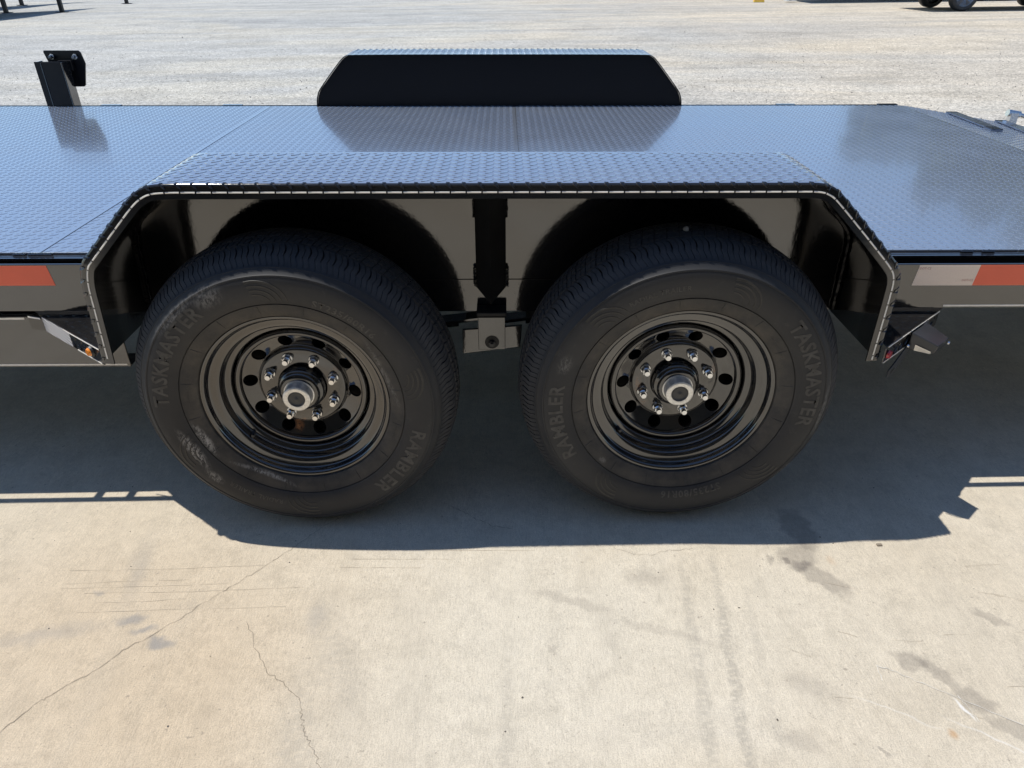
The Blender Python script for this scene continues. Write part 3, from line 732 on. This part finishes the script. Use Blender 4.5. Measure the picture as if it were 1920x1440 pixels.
angle_bar((2.262, 3.765, dzf(2.262) + .001), (2.209, 3.293, dzf(2.209) + .001)); angle_bar((2.525, 3.765, dzf(2.525) + .001), (2.40, 3.12, dzf(2.40) + .001))
lt = MB().cyl((2.60, 3.84, .600), (2.665, 3.84, .590), .017, n=14).cyl((2.665, 3.84, .590), (2.70, 3.84, .580), .011, n=12).box(2.61, 2.65, 3.82, 3.85, .54, .60)
lt.build('ramp_latch', M['chrome'], TR, T0)

# ------------------------------------------------------------------ wheels
FL = 1.438        # plane of the outer rim flange
SW = [(.2225, .006), (.2255, -.006), (.235, -.013), (.248, -.018), (.2590, -.0215), (.2603, -.0222), (.2612, -.0200), (.2622, -.0200), (.2630, -.0226), (.268, -.0262), (.280, -.0312), (.295, -.0338), (.310, -.0347), (.322, -.0342),
      (.3285, -.0318), (.3295, -.0328), (.3325, -.0322), (.3335, -.0303), (.340, -.0262), (.3455, -.0215), (.3463, -.0219), (.3485, -.0198), (.3492, -.0182), (.3530, -.0140)]
def sw_y(r): return np.interp(r, [p[0] for p in SW], [p[1] for p in SW])
def tyre(zc, mat, phase, parent):
    R0 = .3862
    half = list(SW) + [(.3590, -.0070), (.3650, .0005), (.3700, .0080), (.3738, .0150), (.3765, .0205), (.3785, .0260), (.3800, .0310), (.3806, .0330), (.3700, .0345), (.3700, .0415), (.3818, .0430)]
    half += [(.3832, .050), (.3842, .058), (.3846, .0620), (.3740, .0632), (.3740, .0705), (.3852, .0715), (.3858, .077), (.3860, .083)]
    prof = half + [(r, .166 - y) for r, y in reversed(half[:-1])]
    PR = np.array(prof); m = len(PR)
    NP = 88; fr = np.array([0, .02, .03, .14, .15, .33, .53, .535, .590, .596, .80])
    th_ = np.concatenate([(k + fr) / NP * 2 * PI for k in range(NP)]); n = len(th_)
    gA = np.tile(np.array([0, 0, 1, 1, 0, 0, 0, 0, 0, 0, 0.]), NP); gB = np.tile(np.array([0, 0, 0, 0, 0, 0, 0, 1, 1, 0, 0.]), NP)
    y = PR[:, 1]; r = PR[:, 0]; yy = np.where(y <= .083, y, .166 - y)
    sh = (r > .3495) & (yy < .0335)                                  # shoulder zone
    depA = np.where(sh, np.interp(yy, [-.014, .006, .016, .033], [.0010, .0022, .0085, .0105]), 0)
    depB = np.where(sh, .0022, 0)
    mid = (yy > .042) & (r > .38)
    depM = np.where(mid, .0035, 0)
    skew = np.interp(yy, [-.014, .0, .012, .022, .033, .052, .083], [0, .22, .12, .20, .42, .2, .0]) * (2 * PI / NP)
    TH = th_[:, None] + skew[None] * np.where(y <= .083, 1, -1)[None] + phase
    Rr = r[None] - gA[:, None] * (depA + depM)[None] - gB[:, None] * (depB + depM * .6)[None]
    X = Rr * np.cos(TH); Z = Rr * np.sin(TH); Y = np.broadcast_to(y, X.shape).copy()
    # the loaded patch: flat on the ground with a slight bulge of the sidewall
    g = -zc
    low = np.clip((-Z - (-g - .035)) / .035, 0, 1)
    Y = np.where(y[None] < .083, Y - .002 * low * (r[None] > .26), Y + .004 * low * (r[None] > .26))
    Z = np.maximum(Z, g + .0004)
    V = np.stack([X, Y, Z], -1).reshape(-1, 3)
    I = np.arange(n)[:, None] * m + np.arange(m - 1)[None]; I2 = ((np.arange(n) + 1) % n)[:, None] * m + np.arange(m - 1)[None]
    F = np.stack([I, I2, I2 + 1, I + 1], -1).reshape(-1, 4)
    me = bpy.data.meshes.new('tyre'); me.from_pydata(V.tolist(), [], F.tolist()); me.update()
    me.polygons.foreach_set("use_smooth", [True] * len(me.polygons))
    try: me.set_sharp_from_angle(angle=math.radians(32))
    except Exception: pass
    return link('tyre', me, mat, parent)

def ring_text(s, size, Rm, ang, parent, bold=0, ex=.0005, spacing=1.0, flip=False, depth=.0007):
    me = text_mesh(s, size, 0, bold, spacing)
    bm = bmesh.new(); bm.from_mesh(me)
    bmesh.ops.triangulate(bm, faces=bm.faces)
    for _ in range(2):
        le = [e for e in bm.edges if e.calc_length() > .010]
        if le: bmesh.ops.subdivide_edges(bm, edges=le, cuts=1); bmesh.ops.triangulate(bm, faces=bm.faces)
    for v in bm.verts:
        x, y = v.co.x, v.co.y
        a = ang - x / Rm; r = Rm + y
        v.co = Vector((r * math.cos(a), float(sw_y(r)) - depth, r * math.sin(a)))
    bmesh.ops.recalc_face_normals(bm, faces=bm.faces); bm.to_mesh(me); bm.free()
    me.name = 'sidewall_lettering'; me.materials.clear()
    return link('sidewall_lettering', me, M['letter'], parent)
def swoosh(ang, parent, n=4, dirn=1):
    mb = MB()
    for k in range(n):
        sc = 1.0 - .19 * k; w = .0058 - .0007 * k; P = []
        for i in range(19):
            t = PI / 2 * 1.12 - (PI / 2 * 1.06) * i / 18
            P.append((.2980 * 0 + .070 * sc * math.cos(t) * dirn, .2665 + .0545 * sc * math.sin(t)))   # along, radius
        v = []
        for i, (u, r) in enumerate(P):
            q = P[min(i + 1, 18)]; o_ = P[max(i - 1, 0)]
            tx = Vector((q[0] - o_[0], q[1] - o_[1])).normalized(); nx = Vector((-tx.y, tx.x)); ww = w * (1.1 - .7 * (i / 18))
            for sgn, dd in ((-1, -.0002), (-.8, .0009), (.8, .0009), (1, -.0002)):
                uu = u + nx.x * ww * .5 * sgn; rr_ = r + nx.y * ww * .5 * sgn; a = ang - uu / .295
                v.append((rr_ * math.cos(a), float(sw_y(rr_)) - dd, rr_ * math.sin(a)))
        mb.add(v, [(i * 4 + j, i * 4 + j + 1, i * 4 + j + 5, i * 4 + j + 4) for i in range(18) for j in range(3)])
    tag(mb.build('sidewall_swoosh', M['swoosh'], parent, smooth=False), kind='stuff')

# shared meshes
def rim_mesh():
    v, f = lathe([(.2150, .030), (.2195, .010), (.2222, .0035), (.2232, .0005), (.2222, -.0018), (.2195, -.0022), (.2165, -.0012), (.2135, .0015), (.2115, .0060), (.2100, .0120), (.2080, .0155), (.2040, .0172), (.1960, .0192), (.1885, .0215),
                  (.1852, .0240), (.1835, .0300), (.1825, .0410), (.1805, .0455), (.1770, .0472), (.1695, .0487), (.1668, .0510), (.1655, .0580), (.1650, .0850), (.1650, .150), (.2150, .162)], 128)
    me = mesh('rim', v, f); return me
DP = [(.1645, .0800), (.1625, .0600), (.1600, .0535), (.1570, .0512), (.1535, .0506), (.1500, .0510), (.1475, .0532), (.1460, .0560), (.1452, .0600), (.1448, .0640), (.1095, .0785), (.1080, .0775), (.1060, .0745), (.1035, .0712), (.1000, .0700), (.0600, .0700), (.0580, .0720), (.0580, .0790)]
def dy(r):
    a = sorted((p[0], p[1]) for p in DP); return float(np.interp(r, [q[0] for q in a], [q[1] for q in a]))
def disc_mesh(phase):
    v, f = lathe(DP[:10], 120); mb = MB().add(v, f)
    v, f = lathe(DP[10:], 120); mb.add(v, f)
    NH = 10; n = 12
    r0, r1, rc, hr = .1095, .1448, .1272, .0164
    for k in range(NH):
        ac = phase + 2 * PI * k / NH; ha = PI / NH
        outer = []; inner = []; deep = []
        seq = []
        m4 = 6
        for i in range(m4 * 2): t = i / (m4 * 2); seq.append((r1, -ha + 2 * ha * t))
        for i in range(4): t = i / 4; seq.append((r1 - (r1 - r0) * t, ha))
        for i in range(m4 * 2): t = i / (m4 * 2); seq.append((r0, ha - 2 * ha * t))
        for i in range(4): t = i / 4; seq.append((r0 + (r1 - r0) * t, -ha))
        for (r, a) in seq:
            ox, oz = (r * math.cos(a) - rc), r * math.sin(a)
            l_ = math.hypot(ox, oz); ix, iz = rc + ox / l_ * hr, oz / l_ * hr; ri = math.hypot(ix, iz)
            ix2, iz2 = rc + ox / l_ * (hr - .0012), oz / l_ * (hr - .0012)
            def w(x, z, y): return (x * math.cos(ac) - z * math.sin(ac), y, x * math.sin(ac) + z * math.cos(ac))
            outer.append(w(r * math.cos(a), r * math.sin(a), dy(r))); inner.append(w(ix, iz, dy(ri))); deep.append(w(ix2, iz2, dy(ri) + .006))
        q = len(seq)
        mb.add(outer + inner + deep, [(i, (i + 1) % q, q + (i + 1) % q, q + i) for i in range(q)] + [(q + i, q + (i + 1) % q, 2 * q + (i + 1) % q, 2 * q + i) for i in range(q)])
    me = mesh('wheel_disc', mb.v, mb.f)
    bm = bmesh.new(); bm.from_mesh(me); bmesh.ops.remove_doubles(bm, verts=bm.verts, dist=.00005); bmesh.ops.recalc_face_normals(bm, faces=bm.faces); bm.to_mesh(me); bm.free()
    return me
def hexnut():
    mb = MB(); R1 = .0118
    mb.cyl((0, 0, 0), (0, -.004, 0), .0135, .0122, 20)
    mb.cyl((0, -.004, 0), (0, -.0155, 0), R1, R1 * .97, 6); mb.cyl((0, -.0155, 0), (0, -.0180, 0), R1 * .90, R1 * .72, 12)
    mb.cyl((0, -.018, 0), (0, -.0285, 0), .0066, .0063, 14)
    me = mesh('lug_nut', mb.v, mb.f); bm = bmesh.new(); bm.from_mesh(me); bmesh.ops.recalc_face_normals(bm, faces=bm.faces); bm.to_mesh(me); bm.free(); return me
RIM = rim_mesh(); NUT = hexnut()
def smooth_by(me, deg=35):
    me.polygons.foreach_set("use_smooth", [True] * len(me.polygons))
    try: me.set_sharp_from_angle(angle=math.radians(deg))
    except Exception: pass
smooth_by(RIM, 50); smooth_by(NUT, 30)
def wheel(x, z, mat, textrot, lugrot, holerot, label):
    W = empty('wheel', (x, FL - 2.75, z), TR); W['label'] = label
    tyre(z - gz(x), mat, random.uniform(0, 1), W)
    link('rim', RIM, M['rimpaint'], W)
    dm = disc_mesh(holerot); smooth_by(dm, 40); link('wheel_disc', dm, M['discL'] if x < 0 else M['discR'], W)
    for k in range(8):
        a = lugrot + k * PI / 4
        o = link('lug_nut', NUT, M['chrome'], W, (.08255 * math.cos(a), .0695, .08255 * math.sin(a))); o.rotation_euler = (0, random.uniform(0, 1), 0)
    v, f = lathe([(.0575, .095), (.0572, .058), (.0565, .050), (.0540, .0465), (.0500, .0450), (.0460, .042), (.0440, .036), (.0385, .0345), (.002, .034)], 48); hb = mk('hub', v, f, M['rimpaint'], W); smooth_by(hb.data, 35)
    v, f = lathe([(.0355, .0345), (.0368, .0330), (.0368, .0310), (.0345, .0300), (.0338, .0285), (.0336, .0100), (.0328, .0065), (.0305, .0048), (.0275, .0046), (.0215, .0048), (.0205, .0052)], 48); cp = mk('hub_cap', v, f, M['galv'], W); smooth_by(cp.data, 40)
    v, f = lathe([(.0206, .0050), (.0200, .0040), (.0190, .0042), (.0180, .0062), (.0120, .0070), (.0090, .0062), (.0060, .0066), (.0035, .0045), (.0005, .0042)], 36); pg = mk('cap_plug', v, f, M['rubberplug'], W); smooth_by(pg.data, 60)
    # valve stem
    a = math.radians(222); c, s = math.cos(a), math.sin(a)
    MB().cyl((.186 * c, .058, .186 * s), (.178 * c, .030, .178 * s), .0060, .0045, 10).cyl((.178 * c, .030, .178 * s), (.1765 * c, .022, .1765 * s), .0036, n=10).build('valve_stem', M['plastic'], W)
    D = math.radians
    ring_text('TASKMASTER', .047, .2985, D(151) + textrot, W, .0011, spacing=1.04)
    ring_text('RAMBLER', .047, .2985, D(-33) + textrot, W, .0011, spacing=1.10)
    ring_text('ST235/80R16', .0245, .2780, D(57) + textrot, W, .0006, spacing=1.15)
    ring_text('RADIAL TRAILER', .0170, .2900, D(243) + textrot, W, .0002, spacing=1.10)
    ring_text('LOAD RANGE E', .0090, .2440, D(170) + textrot, W, 0, spacing=1.1)
    ring_text('TUBELESS', .0100, .2440, D(-20) + textrot, W, 0, spacing=1.1)
    for a in (97, 17, -88, 210): swoosh(D(a) + textrot, W)
    # fine radial mould lines next to the bead
    mb = MB()
    for k in range(16):
        a = D(9 + k * 22.5) + textrot
        q = []
        for r in (.2325, .240, .248, .2575):
            for sgn, dd in ((-.0006, 0), (0, .0008), (.0006, 0)): q.append((r * math.cos(a) - sgn * math.sin(a), float(sw_y(r)) - dd - .0001, r * math.sin(a) + sgn * math.cos(a)))
        mb.add(q, [(i * 3 + j, i * 3 + j + 1, i * 3 + j + 4, i * 3 + j + 3) for i in range(3) for j in range(2)])
    tag(mb.build('mould_lines', M['swoosh'], W), kind='stuff')
    return W
wl = wheel(-.4995, .376, M['rubberL'], 0.0, math.radians(17.5), math.radians(-79), 'left near wheel, tyre scuffed with chalky marks on its lower left')
wr = wheel(.418, .386, M['rubberR'], math.radians(-136), math.radians(20.2), math.radians(-71), 'right near wheel with a dusty tyre')
for W0, x, z in ((wl, -.4995, .376), (wr, .418, .386)):        # the two wheels of the far side
    w2 = empty('wheel', (x, 4.03 - 2.75, z), TR); w2.rotation_euler = (0, 0, PI)
    w2['label'] = 'wheel on the far side of the trailer'
    for ch in list(W0.children):
        if ch.name.split('.')[0] in ('tyre', 'rim', 'wheel_disc', 'hub'):
            c = ch.copy(); C.objects.link(c); c.parent = w2
ps = MB(); ps.cyl((0, 0, 0), (.004, 0, .006), .0075, .0035, 7).cyl((0, 0, 0), (-.001, 0, -.003), .0075, .005, 7)
tag(ps.build('stone', M['pebble'], None, (.396, 1.502, .386 + .3868), .001), 'small pale stone sitting on top of the right tyre tread', 'stone')
# ------------------------------------------------------------------ yard: parked car, other trailers, wheel stop, trees
M['silver'] = paint('silver_car_paint', (.42, .44, .47), .22, .6, dust=.05, metal=.5, coat=1.0)
M['glass'] = simple('dark_glass', (.01, .012, .015), .05)
M['alloy'] = simple('dark_alloy', (.10, .10, .11), .35, .6)
def car():
    x0, y0 = 10.72, 20.30
    T = empty('parked_car', (x0 + 2.3, y0 + .9, gz(x0 + 2.3)))
    T.rotation_euler = (0, -math.atan(SLOPE), 0)
    tag(T, 'silver grey car parked on gravel at the top right, its wheels and sill in view', 'car')
    # side outline (x from nose 0 to tail 4.6)
    up = [(0, .42), (.02, .62), (.12, .76), (.55, .86), (1.05, .95), (1.55, 1.28), (1.95, 1.44), (2.8, 1.47), (3.5, 1.40), (4.15, 1.10), (4.5, 1.02), (4.6, .80), (4.6, .50)]
    belt = [(0, .42), (.02, .62), (.12, .76), (.55, .86), (1.05, .95), (4.15, 1.00), (4.5, 1.00), (4.6, .80), (4.6, .50)]
    w = .90
    mb = MB()
    # lower body with wheel arches
    low = [(4.45, .28)]
    def arc(cx):
        return [(cx + .37 * math.cos(a), .33 + .37 * math.sin(a)) for a in np.linspace(-.12, PI + .12, 13)]
    low += [(p[0], max(p[1], .27)) for p in arc(3.68)] + [(p[0], max(p[1], .27)) for p in arc(.98)] + [(.10, .27)]
    poly = [(x, z) for x, z in belt] + low
    for y, (ya, yb) in ((0, (-w, -w + .10)), (1, (w - .10, w))):
        mb.prism([(x - 2.3, ya, z) for x, z in poly], (0, yb - ya, 0))
    # centre fill between the flanks: bonnet, floor, tail
    for (xa, xb, za, zb) in ((.03, .62, .30, .80), (.62, 1.36, .62, .88), (1.36, 3.28, .26, .95), (3.28, 4.1, .62, .98), (4.1, 4.57, .32, .98)):
        mb.box(xa - 2.3, xb - 2.3, -w + .10, w - .10, za, zb)
    mb.build('body', M['silver'], T, bev=.02)
    gh = MB(); g0 = [(1.06, .96), (1.60, 1.30), (1.98, 1.44), (2.8, 1.46), (3.45, 1.39), (4.12, 1.02)]
    gh.prism([(x - 2.3, -w + .14, z) for x, z in g0], (0, 2 * w - .28, 0)).build('cabin', M['glass'], T, bev=.03)
    MB().prism([(1.95 - 2.3, -w + .12, 1.445), (2.8 - 2.3, -w + .12, 1.468), (3.45 - 2.3, -w + .12, 1.40), (3.43 - 2.3, -w + .12, 1.385), (2.8 - 2.3, -w + .12, 1.44), (1.97 - 2.3, -w + .12, 1.42)], (0, 2 * w - .24, 0)).build('roof', M['silver'], T, bev=.006)
    for x in (1.5, 2.55, 3.4): MB().prism([(x - 2.33, -w + .125, .97), (x - 2.27, -w + .125, .97), (x - 2.22 + (.1 if x < 2 else 0), -w + .125, 1.36), (x - 2.28 + (.1 if x < 2 else 0), -w + .125, 1.36)], (0, .012, 0)).build('pillar', M['silver'], T)
    MB().box(-2.28, -1.95, -w + .02, -w + .25, .60, .70).build('headlight', M['clear'], T, bev=.01)
    MB().box(-.9, .95, -w - .012, -w + .0, .27, .34).build('sill', M['plastic'], T, bev=.004)
    for x in (-.35, .75): MB().box(x, x + .16, -w - .022, -w - .004, .84, .87).build('door_handle', M['silver'], T, bev=.006)
    tv, tf = lathe([(.235, 0), (.25, -.012), (.29, -.018), (.32, -.010), (.335, .02), (.335, .19), (.32, .22), (.235, .21)], 40)
    for cx in (.98, 3.68):
        for side in (-1, 1):
            Wc = empty('wheel', (cx - 2.3, side * (w - .02), .335), T)
            if side > 0: Wc.rotation_euler = (0, 0, PI)
            mk('tyre', tv, tf, M['rubberR'], Wc, smooth=True)
            rm = MB().add(*lathe([(.235, .01), (.225, .02), (.22, .10), (.06, .12), (.001, .12)], 30))
            sp_ = MB()
            for k in range(5):
                for dd in (-.12, .12):
                    a = 2 * PI * k / 5 + .3; b = a + dd
                    p = Vector((.04 * math.cos(a), .03, .04 * math.sin(a))); q = Vector((.225 * math.cos(b), .02, .225 * math.sin(b)))
                    nn = Vector((-math.sin(a), 0, math.cos(a))) * .014
                    sp_.prism([p - nn, p + nn, q + nn, q - nn], (0, .022, 0))
            mk('rim', rm.v, rm.f, M['silver'], Wc, smooth=True); sp_.build('spoke', M['alloy'], Wc, bev=.003)
car()

# steel trailer frame on legs, far left
def leg_frame():
    T = empty('parked_trailer_frame', (-16, 27.5, gz(-16)))
    tag(T, 'black steel trailer frame standing on square legs at the top left', 'trailer')
    z0_ = 0
    O = Vector((-16, 27.5, gz(-16)))
    def L_(x, y): return (x + 16, y - 27.5, gz(x) - gz(-16))
    for (x, y) in ((-15.66, 25.38), (-13.86, 25.30), (-17.9, 30.1), (-14.1, 30.3), (-18.6, 25.5)):
        lx, ly, lz = L_(x, y)
        lg = MB().box(lx - .055, lx + .055, ly - .055, ly + .055, lz + .015, lz + 1.0).build('leg', M['matt'], T, bev=.006)
        MB().box(lx - .14, lx + .14, ly - .14, ly + .14, lz, lz + .015).build('foot_plate', M['matt'], lg)
    for pl_ in ([(-14.2, 18.1), (-14.05, 23.3), (-14.25, 25.6), (-14.35, 27.7), (-15.15, 26.3), (-16.2, 25.25), (-18.5, 22.6)],
                [(-17.2, 24.0), (-17.1, 28.2), (-17.3, 30.3), (-17.0, 32.9), (-17.7, 31.2), (-18.6, 29.3), (-21.0, 26.8)]):
        MB().prism([(x + 16, y - 27.5, 1.02) for x, y in pl_], (0, 0, .12)).build('shadow_panel', M['matt'], T)  # unseen panels, outline shaped to cast the shadow bands on the gravel
leg_frame()

def low_trailer():
    T = empty('parked_utility_trailer', (11.5, 25.75, gz(11.5)))
    tag(T, 'dark flat trailer behind the silver car, casting a long shadow at the top edge', 'trailer')
    MB().box(-2.3, 4.5, -1.0, 1.1, .62, .74).build('deck_plate', M['matt'], T, bev=.01)
    MB().box(-2.3, 4.5, -1.05, -1.0, .50, .76).build('side_beam', M['matt'], T, bev=.004)
    j = MB().cyl((-2.40, -.25, .02), (-2.40, -.25, .9), .04, n=14).build('jack_post', M['plastic'], T)
    MB().box(-2.56, -2.24, -.40, -.10, 0, .022).build('jack_foot', M['galv'], j)
    tv, tf = lathe([(.2, 0), (.22, -.015), (.28, -.02), (.34, .0), (.35, .03), (.35, .17), (.34, .2), (.2, .2)], 32)
    for x in (3.2, 4.0): mk('tyre', tv, tf, M['rubberR'], T, (x, -1.05 + .08, .35), smooth=True)
low_trailer()
ws = MB().prism([(-.17, -.08, 0), (.17, -.08, 0), (.15, -.05, .11), (-.15, -.05, .11)], (0, .12, 0)).build('wheel_stop', M['yellow'], None, (8.17, 25.72, gz(8.17)), .008)
tag(ws, 'small yellow block on the gravel at the top edge, left of the silver car', 'block')

def tree(x, y, H, rw, seed, label):
    rg = np.random.default_rng(seed); T = empty('shade_tree', (x, y, gz(x)))
    tag(T, label, 'tree', 'trees right of the yard')
    tr = MB(); tr.cyl((0, 0, -.1), (.1, 0, H * .35), .28, .20, 12)
    tips = []
    for k in range(7):
        a = 2 * PI * k / 7 + rg.uniform(-.3, .3); l_ = rw * rg.uniform(.45, .75); e = (l_ * math.cos(a), l_ * math.sin(a), H * rg.uniform(.55, .85))
        tr.cyl((.1, 0, H * rg.uniform(.25, .35)), e, .11, .03, 7); tips.append(e)
    tr.build('trunk', M['bark'], T)
    cl = []
    for k in range(46):
        a = rg.uniform(0, 2 * PI); rr_ = rw * math.sqrt(rg.random()) * .95; zz = H * (.42 + .5 * rg.random()); sc = math.sqrt(max(.1, 1 - ((zz / H - .62) / .42) ** 2))
        cl.append((rr_ * math.cos(a) * sc, rr_ * math.sin(a) * sc, zz, rg.uniform(.5, 1.0)))
    n = 26000; V = np.zeros((n, 4, 3))
    ci = rg.integers(0, len(cl), n); cc = np.array(cl)[ci]
    c = cc[:, :3] + rg.normal(0, 1, (n, 3)) * cc[:, 3:4] * .45
    u = rg.normal(0, 1, (n, 3)); u /= np.linalg.norm(u, axis=1)[:, None]; w = np.cross(u, rg.normal(0, 1, (n, 3))); w /= np.linalg.norm(w, axis=1)[:, None]
    s = rg.uniform(.10, .22, (n, 1))
    V[:, 0] = c - u * s; V[:, 1] = c + w * s * .5; V[:, 2] = c + u * s; V[:, 3] = c - w * s * .5
    me = bpy.data.meshes.new('crown'); me.from_pydata(V.reshape(-1, 3).tolist(), [], np.arange(n * 4).reshape(n, 4).tolist()); me.update()
    link('crown', me, M['leaf'], T)
M['bark'] = simple('bark', (.12, .09, .07), .9)
t = NT('leaves'); g_ = t.n("ShaderNodeNewGeometry")
t.set(col=t.ramp(g_.outputs["Random Per Island"], [(0, (.06, .085, .035)), (.6, (.10, .125, .055)), (1, (.15, .17, .09))]), rough=.6); M['leaf'] = t.m
for k, (x, y, H, rw, lab) in enumerate(((19.5, 35, 8.6, 3.6, 'green shade tree beyond the gravel, leftmost of the row on the right'), (24.0, 37, 11.0, 4.0, 'second green tree of the row on the right, close behind the first'), (27, 35, 12.5, 4.6, 'tall green tree in the middle of the row on the right'), (35, 36, 14.5, 5.5, 'tallest green tree of the row on the right'), (44, 36, 14, 5.5, 'wide green tree at the right end of the row'))):
    tree(x, y, H, rw, 50 + k, lab)

# added open-front shed behind the viewer, unseen, to put shade into the paint's reflections
M['wall'] = simple('painted_sheet_wall', (.30, .29, .27), .7, var=.1, nscale=3)
def added_shed():
    T = empty('added_shed', (0, -8, 0)); tag(T, 'added open fronted shed behind the viewer, unseen, mirrored only as shade in the black paint', 'building')
    MB().box(-5.0, 6.5, 1.2, 6.85, 2.72, 2.90).build('roof', M['wall'], T)
    MB().box(-5.0, 6.5, 6.75, 6.86, 2.55, 2.71).build('fascia', M['wall'], T)
    MB().box(-5.0, 6.5, 1.2, 1.35, -.2, 2.71).build('wall', M['wall'], T)
    for x in (-5.0, 6.35): MB().box(x, x + .15, 1.36, 6.6, -.2, 2.71).build('wall', M['wall'], T)
added_shed()
